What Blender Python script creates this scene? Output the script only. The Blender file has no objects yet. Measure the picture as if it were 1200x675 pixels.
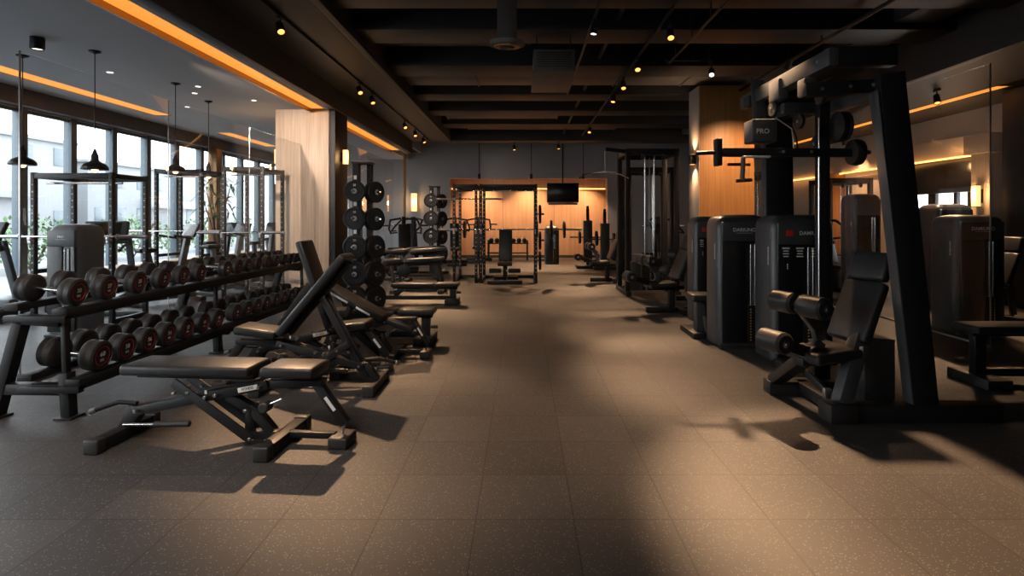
import bpy, bmesh, math, random
from math import sin, cos, pi, radians as R
from mathutils import Vector as V, Matrix as Mx
random.seed(7)
S = bpy.context.scene
COL = S.collection

# ------------------------------------------------------------------ materials
MAT = {}
def nodes(name):
    m = bpy.data.materials.new(name); m.use_nodes = True
    nt = m.node_tree; b = nt.nodes['Principled BSDF']
    MAT[name] = m
    return m, nt, b
def sock(b, **k):
    al = {'rough': 'Roughness', 'metal': 'Metallic', 'spec': 'Specular IOR Level', 'coat': 'Coat Weight'}
    for a, v in k.items(): b.inputs[al[a]].default_value = v
def plain(name, col, rough=.5, metal=0, spec=.5, vary=.12, scale=30, bump=0, coat=0):
    m, nt, b = nodes(name)
    sock(b, rough=rough, metal=metal, spec=spec, coat=coat)
    tc = nt.nodes.new('ShaderNodeTexCoord'); n = nt.nodes.new('ShaderNodeTexNoise')
    n.inputs['Scale'].default_value = scale; n.inputs['Detail'].default_value = 4
    nt.links.new(tc.outputs['Object'], n.inputs['Vector'])
    mx = nt.nodes.new('ShaderNodeMix'); mx.data_type = 'RGBA'
    mx.inputs['A'].default_value = tuple(c*(1-vary) for c in col)+(1,)
    mx.inputs['B'].default_value = tuple(min(1, c*(1+vary)) for c in col)+(1,)
    nt.links.new(n.outputs['Fac'], mx.inputs['Factor']); nt.links.new(mx.outputs['Result'], b.inputs['Base Color'])
    if bump:
        bp = nt.nodes.new('ShaderNodeBump'); bp.inputs['Strength'].default_value = bump; bp.inputs['Distance'].default_value = .002
        nt.links.new(n.outputs['Fac'], bp.inputs['Height']); nt.links.new(bp.outputs['Normal'], b.inputs['Normal'])
    return m
def emit(name, col, s):
    m, nt, b = nodes(name)
    b.inputs['Base Color'].default_value = (*col, 1)
    b.inputs['Emission Color'].default_value = (*col, 1); b.inputs['Emission Strength'].default_value = s
    return m
def wood(name, c1, c2, sc=(14, 14, .35), rough=.45):
    m, nt, b = nodes(name); sock(b, rough=rough)
    tc = nt.nodes.new('ShaderNodeTexCoord'); mp = nt.nodes.new('ShaderNodeMapping')
    mp.inputs['Scale'].default_value = sc
    n = nt.nodes.new('ShaderNodeTexNoise'); n.inputs['Scale'].default_value = 2.2; n.inputs['Detail'].default_value = 6; n.inputs['Roughness'].default_value = .65
    r = nt.nodes.new('ShaderNodeValToRGB')
    r.color_ramp.elements[0].position = .3; r.color_ramp.elements[0].color = (*c1, 1)
    r.color_ramp.elements[1].position = .72; r.color_ramp.elements[1].color = (*c2, 1)
    nt.links.new(tc.outputs['Object'], mp.inputs['Vector']); nt.links.new(mp.outputs['Vector'], n.inputs['Vector'])
    nt.links.new(n.outputs['Fac'], r.inputs['Fac']); nt.links.new(r.outputs['Color'], b.inputs['Base Color'])
    return m
def glass(name, tint, gl=.06):
    m, nt, b = nodes(name); nt.nodes.remove(b)
    out = [x for x in nt.nodes if x.type == 'OUTPUT_MATERIAL'][0]
    t = nt.nodes.new('ShaderNodeBsdfTransparent'); t.inputs['Color'].default_value = (*tint, 1)
    g = nt.nodes.new('ShaderNodeBsdfGlossy'); g.inputs['Roughness'].default_value = .01
    lw = nt.nodes.new('ShaderNodeLayerWeight'); lw.inputs['Blend'].default_value = .5
    pw = nt.nodes.new('ShaderNodeMath'); pw.operation = 'POWER'; nt.links.new(lw.outputs['Facing'], pw.inputs[0]); pw.inputs[1].default_value = 4
    f = nt.nodes.new('ShaderNodeMath'); f.operation = 'MULTIPLY_ADD'; nt.links.new(pw.outputs[0], f.inputs[0]); f.inputs[1].default_value = .5; f.inputs[2].default_value = gl*.5
    mx = nt.nodes.new('ShaderNodeMixShader')
    nt.links.new(f.outputs[0], mx.inputs[0]); nt.links.new(t.outputs[0], mx.inputs[1]); nt.links.new(g.outputs[0], mx.inputs[2])
    nt.links.new(mx.outputs[0], out.inputs['Surface'])
    return m

plain('black_metal', (.012, .012, .013), .46, spec=.36, vary=.1)
plain('graphite_metal', (.055, .06, .066), .4, spec=.5, vary=.08)
plain('vinyl', (.019, .020, .022), .38, spec=.4, vary=.15, scale=220, bump=.15)
plain('shroud', (.045, .047, .05), .38, spec=.5, vary=.06)
plain('panel_black', (.012, .012, .013), .3, vary=.05)
plain('rubber', (.022, .021, .021), .48, vary=.2, scale=60)
plain('plate_rubber', (.009, .009, .010), .45, spec=.35, vary=.2, scale=60)
plain('chrome', (.75, .74, .72), .16, metal=1, vary=.03)
plain('steel', (.42, .42, .43), .3, metal=1, vary=.05)
plain('white_print', (.8, .79, .77), .5, vary=.02)
plain('gold_print', (.75, .45, .12), .5, vary=.02)
plain('red_print', (.55, .03, .025), .5, vary=.02)
plain('ceiling_black', (.017, .017, .018), .6, vary=.1, scale=4)
plain('beam_black', (.017, .017, .019), .55, vary=.1, scale=4)
plain('duct_grey', (.085, .084, .083), .5, vary=.15, scale=5)
plain('paint_grey', (.50, .50, .50), .8, vary=.03, scale=3)
plain('wall_grey', (.33, .34, .35), .6, vary=.06, scale=2)
plain('wall_dark', (.035, .035, .037), .6, vary=.08, scale=2)
plain('wall_cream', (.55, .45, .36), .7, vary=.05, scale=2)
plain('header_dark', (.085, .085, .09), .6, vary=.05, scale=3)
plain('frame_blue', (.10, .14, .17), .4, vary=.05)
plain('machine_grey', (.10, .115, .13), .4, vary=.05)
plain('brass', (.35, .2, .1), .35, metal=.7, vary=.05)
plain('foliage', (.05, .13, .03), .5, vary=.5, scale=8)
plain('hedge', (.09, .17, .06), .6, vary=.5, scale=5)
plain('bark', (.08, .05, .03), .8, vary=.3)
plain('concrete', (.2, .2, .21), .8, vary=.06, scale=1)
plain('facade', (.27, .28, .29), .8, vary=.04, scale=.3)
plain('facade_glass', (.13, .16, .18), .2, vary=.1, scale=1)
plain('screen', (.006, .006, .007), .22, vary=.02)
wood('oak', (.42, .31, .225), (.66, .53, .42))
wood('walnut', (.36, .16, .05), (.52, .27, .10))
wood('panel_wood', (.42, .23, .12), (.56, .34, .20), (5, 5, .2))
wood('ledge_wood', (.35, .22, .12), (.5, .34, .2), (1, .3, 8))
emit('led_orange', (1, .36, .05), 1.0)
emit('led_amber', (1, .45, .12), 4)
emit('lamp_warm', (1, .36, .08), 3)
emit('lantern', (1, .55, .22), 1.8)
emit('bulb', (1, .6, .3), 4)
emit('downlight', (1, .9, .8), 2)
glass('clear_glass', (.985, .992, .992), .04)
glass('window_glass', (.97, .985, .99), .04)

def hole_strip():
    m, nt, b = nodes('hole_strip'); N, L = nt.nodes.new, nt.links.new
    tc = N('ShaderNodeTexCoord'); sp = N('ShaderNodeSeparateXYZ'); L(tc.outputs['Object'], sp.inputs[0])
    def mt(op, *a):
        n = N('ShaderNodeMath'); n.operation = op
        for i, q in enumerate(a):
            if isinstance(q, (int, float)): n.inputs[i].default_value = q
            else: L(q, n.inputs[i])
        return n.outputs[0]
    z = mt('MULTIPLY', mt('SUBTRACT', mt('FRACT', mt('DIVIDE', sp.outputs[2], .10)), .5), .10)
    r2 = mt('ADD', mt('MULTIPLY', z, z), mt('MULTIPLY', sp.outputs[0], sp.outputs[0]))
    dot = mt('LESS_THAN', r2, .013**2)
    mx = N('ShaderNodeMix'); mx.data_type = 'RGBA'; mx.inputs['A'].default_value = (.014, .014, .015, 1); mx.inputs['B'].default_value = (.34, .33, .31, 1)
    L(dot, mx.inputs['Factor']); L(mx.outputs['Result'], b.inputs['Base Color']); sock(b, rough=.45)
hole_strip()
def floor_material():
    m, nt, b = nodes('rubber_tile'); N, L = nt.nodes.new, nt.links.new
    T = .487
    tc = N('ShaderNodeTexCoord')
    def math_(op, a, bb=None):
        n = N('ShaderNodeMath'); n.operation = op
        for i, x in enumerate((a, bb)):
            if x is None: continue
            if isinstance(x, (int, float)): n.inputs[i].default_value = x
            else: L(x, n.inputs[i])
        return n.outputs[0]
    sp = N('ShaderNodeSeparateXYZ'); L(tc.outputs['Object'], sp.inputs[0])
    v = math_('DIVIDE', math_('SUBTRACT', sp.outputs[1], 2.79-T*20), T)
    u = math_('DIVIDE', math_('ADD', sp.outputs[0], .235+T*60), T)
    fu, fv = math_('FLOOR', u), math_('FLOOR', v)
    du = math_('ABSOLUTE', math_('SUBTRACT', math_('FRACT', u), .5)); dv = math_('ABSOLUTE', math_('SUBTRACT', math_('FRACT', v), .5))
    joint = math_('GREATER_THAN', math_('MAXIMUM', du, dv), .4925)
    cb = N('ShaderNodeCombineXYZ'); L(fu, cb.inputs[0]); L(fv, cb.inputs[1])
    wn = N('ShaderNodeTexWhiteNoise'); wn.noise_dimensions = '2D'; L(cb.outputs[0], wn.inputs['Vector'])
    vo = N('ShaderNodeTexVoronoi'); vo.inputs['Scale'].default_value = 105; L(tc.outputs['Object'], vo.inputs['Vector'])
    sc = N('ShaderNodeSeparateColor'); L(vo.outputs['Color'], sc.inputs[0])
    fleck = math_('MULTIPLY', math_('GREATER_THAN', sc.outputs[0], .80), math_('LESS_THAN', vo.outputs['Distance'], .36))
    no = N('ShaderNodeTexNoise'); no.inputs['Scale'].default_value = 1.3; no.inputs['Detail'].default_value = 6; L(tc.outputs['Object'], no.inputs['Vector'])
    n2 = N('ShaderNodeTexNoise'); n2.inputs['Scale'].default_value = 160; n2.inputs['Detail'].default_value = 3; L(tc.outputs['Object'], n2.inputs['Vector'])
    tone = math_('ADD', math_('MULTIPLY', wn.outputs['Value'], .42), math_('ADD', math_('MULTIPLY', no.outputs['Fac'], .35), math_('MULTIPLY', n2.outputs['Fac'], .3)))
    mx = N('ShaderNodeMix'); mx.data_type = 'RGBA'
    mx.inputs['A'].default_value = (.030, .028, .028, 1); mx.inputs['B'].default_value = (.078, .073, .071, 1); L(tone, mx.inputs['Factor'])
    m2 = N('ShaderNodeMix'); m2.data_type = 'RGBA'; m2.inputs['B'].default_value = (.21, .20, .19, 1)
    L(mx.outputs['Result'], m2.inputs['A']); L(math_('MULTIPLY', fleck, .8), m2.inputs['Factor'])
    m3 = N('ShaderNodeMix'); m3.data_type = 'RGBA'; m3.inputs['B'].default_value = (.010, .009, .009, 1)
    L(m2.outputs['Result'], m3.inputs['A']); L(math_('MULTIPLY', joint, .7), m3.inputs['Factor'])
    L(m3.outputs['Result'], b.inputs['Base Color'])
    rr = math_('ADD', .42, math_('MULTIPLY', no.outputs['Fac'], .2)); L(rr, b.inputs['Roughness'])
    sock(b, spec=.45)
    bp = N('ShaderNodeBump'); bp.inputs['Strength'].default_value = .35; bp.inputs['Distance'].default_value = .003
    L(math_('SUBTRACT', n2.outputs['Fac'], joint), bp.inputs['Height']); L(bp.outputs['Normal'], b.inputs['Normal'])
floor_material()

# ------------------------------------------------------------------ mesh helpers
def frame_from(d, up=V((0, 0, 1))):
    d = d.normalized()
    if abs(d.dot(up)) > .999: up = V((0, 1, 0))
    s = d.cross(up).normalized(); u = s.cross(d).normalized()
    return s, u, d
class MB:
    def __init__(s): s.bm = bmesh.new(); s.M = Mx()
    def _add(s, vs, fs, bev=0, seg=2):
        vv = [s.bm.verts.new(s.M @ V(v)) for v in vs]
        ff = []
        for f in fs:
            try: ff.append(s.bm.faces.new([vv[i] for i in f]))
            except ValueError: pass
        if bev:
            es = list({e for f in ff for e in f.edges})
            bmesh.ops.bevel(s.bm, geom=es, offset=bev, segments=seg, affect='EDGES', profile=.5, clamp_overlap=True)
        return s
    def box(s, c, size, bev=.004, seg=2, rot=None):
        x, y, z = (q/2 for q in size); c = V(c)
        vs = [V((a*x, b_*y, d*z)) for a in (-1, 1) for b_ in (-1, 1) for d in (-1, 1)]
        if rot is not None: vs = [rot @ v for v in vs]
        bev = min(bev, min(size)*.45)
        return s._add([v+c for v in vs], [(0, 1, 3, 2), (4, 6, 7, 5), (0, 4, 5, 1), (2, 3, 7, 6), (0, 2, 6, 4), (1, 5, 7, 3)], bev, seg)
    def span(s, a, b, bev=.004, seg=2):
        a, b = V(a), V(b)
        return s.box((a+b)/2, [abs(q) for q in (b-a)], bev, seg)
    def bar(s, a, b, w, h, bev=.004, up=(0, 0, 1), w2=None, h2=None):
        a, b = V(a), V(b); sd, u, d = frame_from(b-a, V(up))
        w2 = w if w2 is None else w2; h2 = h if h2 is None else h2
        vs = []
        for p, ww, hh in ((a, w, h), (b, w2, h2)):
            vs += [p-sd*ww/2-u*hh/2, p+sd*ww/2-u*hh/2, p+sd*ww/2+u*hh/2, p-sd*ww/2+u*hh/2]
        return s._add(vs, [(3, 2, 1, 0), (4, 5, 6, 7), (0, 1, 5, 4), (1, 2, 6, 5), (2, 3, 7, 6), (3, 0, 4, 7)], min(bev, min(w, h)*.4))
    def lathe(s, a, d, prof, n=24):
        a = V(a); sd, u, d = frame_from(V(d))
        vs, fs = [], []
        for t, r in prof:
            for i in range(n):
                q = 2*pi*i/n; vs.append(a+d*t+(sd*cos(q)+u*sin(q))*max(r, 1e-4))
        for k in range(len(prof)-1):
            for i in range(n):
                j = (i+1) % n; fs.append((k*n+i, k*n+j, (k+1)*n+j, (k+1)*n+i))
        if prof[0][1] > 1e-3: fs.append(tuple(range(n))[::-1])
        if prof[-1][1] > 1e-3: fs.append(tuple((len(prof)-1)*n+i for i in range(n)))
        return s._add(vs, fs)
    def tube(s, a, b, r, n=12, ch=0):
        a, b = V(a), V(b); L = (b-a).length
        ch = ch or min(r*.25, L*.2)
        return s.lathe(a, b-a, [(0, r-ch), (ch, r), (L-ch, r), (L, r-ch)], n)
    def pipe(s, pts, r, n=8):
        pts = [V(p) for p in pts]; vs, fs = [], []
        pu = None
        for i, p in enumerate(pts):
            d = (pts[min(i+1, len(pts)-1)]-pts[max(i-1, 0)]).normalized()
            if pu is None: sd, u, _ = frame_from(d)
            else:
                u = (pu-d*pu.dot(d)).normalized(); sd = d.cross(u)
            pu = u
            for k in range(n):
                q = 2*pi*k/n; vs.append(p+(sd*cos(q)+u*sin(q))*r)
        for i in range(len(pts)-1):
            for k in range(n):
                j = (k+1) % n; fs.append((i*n+k, i*n+j, (i+1)*n+j, (i+1)*n+k))
        fs += [tuple(range(n))[::-1], tuple((len(pts)-1)*n+k for k in range(n))]
        return s._add(vs, fs)
    def prism(s, pts, y0, y1, bev=.004):           # pts in (x, z), extruded along y
        n = len(pts)
        vs = [(x, y0, z) for x, z in pts]+[(x, y1, z) for x, z in pts]
        fs = [tuple(range(n)), tuple(range(2*n-1, n-1, -1))]+[(i, i+n, (i+1) % n+n, (i+1) % n) for i in range(n)]
        return s._add(vs, fs, bev)
    def rings(s, rings):
        n = len(rings[0]); vs = [p for r in rings for p in r]; fs = []
        for k in range(len(rings)-1):
            for i in range(n):
                j = (i+1) % n; fs.append((k*n+i, k*n+j, (k+1)*n+j, (k+1)*n+i))
        fs += [tuple(range(n))[::-1], tuple((len(rings)-1)*n+i for i in range(n))]
        return s._add(vs, fs)
    def build(s, name, mat, parent=None):
        bmesh.ops.recalc_face_normals(s.bm, faces=s.bm.faces)
        me = bpy.data.meshes.new(name); s.bm.to_mesh(me); s.bm.free()
        me.materials.append(MAT[mat])
        for p in me.polygons: p.use_smooth = True
        me.set_sharp_from_angle(angle=R(38))
        o = bpy.data.objects.new(name, me); COL.objects.link(o)
        if parent is not None: o.parent = parent
        return o
def tag(o, label, cat, group=None, kind=None):
    o['label'] = label; o['category'] = cat
    if group: o['group'] = group
    if kind: o['kind'] = kind
    return o
def thing(name, label, cat, loc=(0, 0, 0), rz=0, group=None):
    o = bpy.data.objects.new(name, None); COL.objects.link(o)
    o.empty_display_size = .1; o.location = loc; o.rotation_euler.z = rz
    return tag(o, label, cat, group)
def struct(name, mb, mat, parent=None, label=None):
    o = mb.build(name, mat, parent)
    if parent is None: o['kind'] = 'structure'
    if label: o['label'] = label
    return o
def part(fn, name, mat, parent, *a, **k):
    mb = MB(); getattr(mb, fn)(*a, **k); return mb.build(name, mat, parent)
def text(body, size, mat, parent, origin, xdir, ydir, name='lettering', space=1.0):
    c = bpy.data.curves.new('t', 'FONT'); c.body = body; c.size = size; c.align_x = 'CENTER'; c.align_y = 'CENTER'
    c.extrude = .0006; c.space_character = space; c.offset = size*.012; c.resolution_u = 3
    t = bpy.data.objects.new('t', c); COL.objects.link(t)
    bpy.context.view_layer.update()
    me = bpy.data.meshes.new_from_object(t.evaluated_get(bpy.context.evaluated_depsgraph_get()))
    bpy.data.objects.remove(t); bpy.data.curves.remove(c)
    x, y = V(xdir).normalized(), V(ydir).normalized(); z = x.cross(y)
    m = Mx(((x.x, y.x, z.x, origin[0]), (x.y, y.y, z.y, origin[1]), (x.z, y.z, z.z, origin[2]), (0, 0, 0, 1)))
    me.transform(m); me.materials.clear(); me.materials.append(MAT[mat])
    o = bpy.data.objects.new(name, me); COL.objects.link(o); o.parent = parent
    return o
def copy_tree(o, parent=None):
    c = o.copy(); COL.objects.link(c)
    if parent is not None: c.parent = parent
    for ch in list(o.children): copy_tree(ch, c)
    return c
def spot_light(name, loc, target, energy, size=60, blend=.6, col=(1, .60, .33), rad=.05):
    l = bpy.data.lights.new(name, 'SPOT'); l.energy = energy; l.spot_size = R(size); l.spot_blend = blend
    l.color = col; l.shadow_soft_size = rad
    o = bpy.data.objects.new(name, l); COL.objects.link(o); o.location = loc
    o.rotation_euler = (V(target)-V(loc)).to_track_quat('-Z', 'Y').to_euler()
    return o
ORD = ['first', 'second', 'third', 'fourth', 'fifth', 'sixth', 'seventh', 'eighth', 'ninth', 'tenth', 'eleventh', 'twelfth',
       'thirteenth', 'fourteenth', 'fifteenth', 'sixteenth', 'seventeenth', 'eighteenth']

# ------------------------------------------------------------------ camera and world
cam = bpy.data.cameras.new('camera'); co = bpy.data.objects.new('camera', cam); COL.objects.link(co)
co.location = (0, 0, 1.5); co.rotation_euler = (R(90), 0, 0)
cam.sensor_width = 36; cam.lens = 656/1200*36; cam.shift_x = -13/1200; cam.shift_y = -81.5/1200; cam.clip_end = 300
S.camera = co
w = bpy.data.worlds.new('sky'); S.world = w; w.use_nodes = True
nt = w.node_tree; bg = nt.nodes['Background']
tc = nt.nodes.new('ShaderNodeTexCoord'); sp = nt.nodes.new('ShaderNodeSeparateXYZ'); nt.links.new(tc.outputs['Generated'], sp.inputs[0])
rp = nt.nodes.new('ShaderNodeValToRGB'); nt.links.new(sp.outputs[2], rp.inputs[0])
rp.color_ramp.elements[0].position = 0; rp.color_ramp.elements[0].color = (.96, .985, 1, 1)
rp.color_ramp.elements[1].position = .7; rp.color_ramp.elements[1].color = (.82, .91, 1, 1)
nt.links.new(rp.outputs[0], bg.inputs['Color']); bg.inputs['Strength'].default_value = 6.5
vs = S.view_settings; vs.view_transform = 'Standard'; vs.look = 'None'; vs.exposure = 0; vs.gamma = 1; vs.use_curve_mapping = False
cy = S.cycles
cy.max_bounces = 8; cy.diffuse_bounces = 4; cy.glossy_bounces = 4; cy.transparent_max_bounces = 16
cy.sample_clamp_indirect = 4; cy.caustics_reflective = False; cy.caustics_refractive = False; cy.use_denoising = True

# ------------------------------------------------------------------ the setting
WX, BY, RX = -8.7, 20.9, 9.2      # window wall, back wall, right wall
struct('floor', MB().span((WX-.2, -3, -.12), (RX+.4, BY+1, 0), 0), 'rubber_tile')
struct('ceiling', MB().span((-3.9, -3, 5.0), (RX+.4, BY+.3, 5.15), 0), 'ceiling_black')
# grey lounge ceiling behind the glass, with its two light slots
lc = MB()
lc.span((-7.52, -3, 3.7), (-4.28, BY, 3.95), 0); lc.span((WX-.2, -3, 3.7), (-7.88, BY, 3.95), 0); lc.span((-7.88, 12.02, 3.7), (-7.52, 14.38, 3.95), 0); lc.span((-7.88, 17.22, 3.7), (-7.52, BY, 3.95), 0); lc.span((-7.88, -3, 3.7), (-7.52, .98, 3.95), 0)
struct('ceiling_lounge', lc, 'paint_grey')
struct('ceiling_cover', MB().span((WX-.2, -3, 3.96), (-3.9, BY, 4.05), 0), 'ceiling_black')
# bulkhead between the lounge ceiling and the open ceiling, with the stepped soffit beside the aisle
struct('trim_1', MB().span((-3.9, -3, 3.7), (-3.76, 19.0, 5.0), .003), 'beam_black')
struct('trim_23', MB().span((-3.9, 19.0, 3.96), (-3.8, BY, 5.0), .003), 'wall_grey')
struct('trim_2', MB().span((-3.76, -3, 4.12), (-2.42, 19.0, 5.0), .003), 'beam_black')
struct('trim_3', MB().span((-2.50, -3, 4.06), (-2.40, 19.0, 4.13), .003), 'beam_black')
struct('trim_4', MB().span((-3.98, -3, 3.7), (-3.9, 19.0, 3.95), 0), 'paint_grey')
struct('trim_5', MB().span((-4.30, -3, 3.64), (-4.27, 18.2, 3.76), 0), 'brass')
# right bulkhead and dark right ceiling
struct('trim_6', MB().span((6.2, -3, 3.7), (6.34, BY, 5.0), .003), 'beam_black')
struct('ceiling_right', MB().span((6.34, -3, 3.72), (7.95, BY, 3.9), 0).span((8.2, -3, 3.72), (RX+.4, BY, 3.9), 0).span((7.95, -3, 3.9), (8.2, BY, 3.96), 0), 'wall_dark')
# back wall with its timber alcove
AX0, AX1, AH = -2.74, 3.15, 3.0
struct('wall_back', MB().span((WX-.2, BY, 0), (AX0, BY+.15, 5), 0).span((AX1, BY, 0), (RX+.4, BY+.15, 5), 0).span((AX0, BY, AH), (AX1, BY+.15, 5), 0), 'wall_grey')
struct('wall_alcove', MB().span((AX0-.1, BY+.55, 0), (AX1+.1, BY+.7, AH), 0).span((AX0-.15, BY+.15, 0), (AX0, BY+.6, AH), 0).span((AX1, BY+.15, 0), (AX1+.15, BY+.6, AH), 0)
       .span((AX0-.1, BY+.15, AH), (AX1+.1, BY+.7, AH+.1), 0), 'panel_wood')
struct('trim_7', MB().span((AX0, BY+.5, 2.56), (AX1, BY+.55, 2.60), .003), 'brass')
for i in range(1, 6):
    x = AX0+(AX1-AX0)*i/6
    if i in (2, 4): struct('trim_%d' % (7+i), MB().span((x-.004, BY+.54, 0), (x+.004, BY+.555, 2.56), 0), 'wall_dark')
struct('baseboard_back', MB().span((AX0, BY+.53, 0), (AX1, BY+.55, .1), .002), 'wall_dark')
struct('wall_front', MB().span((WX-.2, -3.15, 0), (RX+.4, -3, 5), 0), 'wall_dark')
# right wall: timber and cream with a window band
wr = MB(); wr.span((RX, 13.4, 0), (RX+.15, BY, 3.9), 0).span((RX, -3, 0), (RX+.15, 11.5, 3.9), 0).span((RX, 11.5, 2.05), (RX+.15, 13.4, 3.9), 0).span((RX, 11.5, 0), (RX+.15, 13.4, .8), 0)
struct('wall_right', wr, 'wall_cream')
struct('trim_13', MB().span((RX-.10, 11.0, 2.8), (RX, BY, 3.2), .003), 'wall_cream')
struct('trim_14', MB().span((RX-.02, 11.2, 2.06), (RX, 13.4, 2.78), .003).span((RX-.02, -3, 0), (RX, 9.9, 3.7), .003), 'panel_black')
for i, (a, b) in enumerate(((11.62, 11.9), (12.0, 12.52), (12.75, 13.2))):
    wn = struct('window_%d' % (30+i), MB().span((RX+.02, a-.05, .8), (RX+.1, a, 2.05), .002).span((RX+.02, b, .8), (RX+.1, b+.05, 2.05), .002).span((RX+.02, a, .8), (RX+.1, b, .86), .002), 'wall_dark')
    part('span', 'pane', 'window_glass', wn, (RX+.06, a, .86), (RX+.07, b, 2.05), 0)
for a, b in ((11.5, 11.57), (11.95, 11.95), (12.57, 12.7), (13.25, 13.4)):
    if b-a > .02: struct('trim_15', MB().span((RX+.01, a, .8), (RX+.12, b, 2.05), .002), 'wall_dark')
# pillars
def pillar(name, x0, x1, y0, y1, h, mat):
    return struct(name, MB().span((x0, y0, 0), (x1, y1, h), .006), mat)
pillar('pillar_left', -5.0, -3.92, 11.3, 12.1, 3.95, 'oak')
struct('trim_16', MB().span((-3.92, 11.32, 0), (-3.80, 12.1, 4.9), .004), 'beam_black')
pr = pillar('pillar_right', 3.58, 4.69, 11.35, 12.04, 4.2, 'walnut')
struct('trim_17', MB().span((3.565, 11.36, 0), (3.58, 12.03, 4.2), .003), 'wall_cream')
pillar('pillar_side', 8.6, RX, 10.3, 10.75, 3.05, 'oak')
pillar('pillar_wall', 8.75, RX, 16.0, 16.5, 2.8, 'walnut')
struct('trim_18', MB().span((8.52, 10.22, 2.72), (RX, 10.83, 3.08), .004), 'wall_cream')
pillar('pillar_dark', 8.3, RX-.03, 9.2, 9.7, 3.7, 'wall_dark')
# window wall at the left
zs = [9.7+1.08*k for k in range(-11, 11)]
struct('wall_left', MB().span((WX-.2, -3, 3.45), (WX, BY, 3.7), 0).span((WX-.15, -3, 0), (WX, BY, .08), 0), 'header_dark')
struct('trim_19', MB().span((WX, -3, 3.42), (WX+.25, BY, 3.7), .004), 'header_dark')
struct('trim_20', MB().span((WX-.02, -3, 3.39), (WX+.06, BY, 3.42), .002), 'steel')
for k in range(len(zs)-1):
    a, b = zs[k], zs[k+1]
    if b > BY: b = BY
    wn = struct('window_%d' % (k+1), MB().span((WX-.10, a-.07, .08), (WX+.06, a+.07, 3.42), .004).span((WX-.06, a+.07, .08), (WX+.03, b-.07, .16), .003).span((WX-.06, a+.07, 3.34), (WX+.03, b-.07, 3.42), .003), 'frame_blue')
    part('span', 'pane', 'window_glass', wn, (WX-.02, a+.07, .16), (WX-.01, b-.07, 3.34), 0)
struct('trim_21', MB().span((WX+.06, 15.35, 0), (WX+.3, 15.62, 3.42), .004), 'brass')
# glass partition between aisle side and lounge
def partition(name, X, ys, h):
    for i in range(len(ys)-1):
        o = struct(name, MB().span((X-.006, ys[i]+.005, .02), (X+.006, ys[i+1]-.005, h), .001), 'clear_glass')
        part('span', 'edge_trim', 'steel', o, (X-.007, ys[i], .0), (X+.007, ys[i]+(.010 if i == 0 else .003), h), .0005)
        part('span', 'floor_channel', 'steel', o, (X-.02, ys[i], .0), (X+.02, ys[i+1], .02), .002)
partition('partition_left', -4.5, [5.0, 7.1, 9.2, 11.25], 3.0)
partition('partition_rear', -4.2, [12.15, 15.1, 18.1], 3.3)
struct('trim_22', MB().span((-4.06, 18.95, 0), (-3.98, 19.03, 3.7), .004), 'brass')
partition('partition_right', 5.43, [6.5, 9.46], 3.3)

# beams and ducts of the open ceiling
for y0, y1, z in ((3.2, 3.8, 4.25), (5.2, 5.7, 4.2), (6.6, 7.2, 4.2), (8.0, 8.65, 4.2), (9.9, 10.65, 4.2), (12.4, 13.1, 4.25), (14.3, 15.0, 4.25), (16.6, 17.4, 4.3), (18.7, 19.4, 4.1)):
    struct('beam', MB().span((-2.42, y0, z), (6.2, y1, 5.0), .004), 'beam_black')
for y0, y1, x0, x1, z in ((9.0, 9.6, -2.4, .0, 4.45), (10.95, 11.7, -2.35, 6.1, 4.28), (7.3, 7.9, -1.9, .1, 4.55), (13.2, 13.9, .5, 3.3, 4.5), (15.5, 16.3, -2.2, 1.0, 4.4), (17.5, 18.3, -1.8, 3.0, 4.4)):
    d = thing('air_duct', 'flat grey air duct crossing the open ceiling', 'duct', ((x0+x1)/2, (y0+y1)/2, z), 0, 'ducts in the open ceiling')
    L, W = x1-x0, y1-y0
    part('box', 'duct_body', 'duct_grey', d, (0, 0, .15), (L, W, .3), .008)
    fl = MB()
    for k in range(max(2, int(L/1.2))):
        fl.box((-L/2+.03+k*(L-.06)/max(1, int(L/1.2)-1), 0, .15), (.03, W+.04, .34), .003)
    fl.build('flange', 'duct_grey', d)
    part('box', 'hanger', 'black_metal', d, (0, 0, (5-z)/2+.15), (.03, .03, 5-z-.3), .002)
# boxed beams along the aisle ceiling
struct('beam', MB().span((5.3, -3, 4.3), (5.9, BY, 5.0), .004), 'duct_grey')

# ------------------------------------------------------------------ cove lights
def cove(label, a, b, mat='led_orange', group='cove lights of the ceiling'):
    r = thing('cove_light', label, 'light', tuple((V(a)+V(b))/2), 0, group)
    c = V(r.location)
    part('span', 'diffuser', mat, r, V(a)-c, V(b)-c, .002)
    mb = MB(); L = b[1]-a[1]
    for sgn in (-1, 1): mb.box((0, sgn*(L/2+.01), 0), (abs(b[0]-a[0]), .02, abs(b[2]-a[2])+.02), .002)
    mb.build('end_cap', 'brass', r)
cove('long orange cove strip running along the dark bulkhead up to the pale oak pillar', (-4.26, -2.9, 3.712), (-3.99, 11.26, 3.735))
cove('orange cove strip along the bulkhead beyond the pale oak pillar', (-4.26, 12.2, 3.712), (-3.99, 18.1, 3.735))
cove('narrow amber ceiling strip over the lounge windows, the longer one', (-7.87, 1.0, 3.712), (-7.53, 12.0, 3.735), 'led_orange')
cove('short amber ceiling strip over the lounge windows beside the far racks', (-7.87, 14.4, 3.712), (-7.53, 17.2, 3.735), 'led_orange')
cove('amber ceiling strip over the far right machines', (7.96, 9.4, 3.73), (8.19, 18.0, 3.755), 'led_orange')
cove('amber strip under the cream header of the right wall', (RX-.16, 10.9, 2.76), (RX-.10, 20.5, 2.79), 'led_amber')
r = thing('cove_light', 'thin amber light line across the top of the timber alcove', 'light', ((AX0+AX1)/2, BY+.48, 2.63), 0, 'cove lights of the ceiling')
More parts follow.
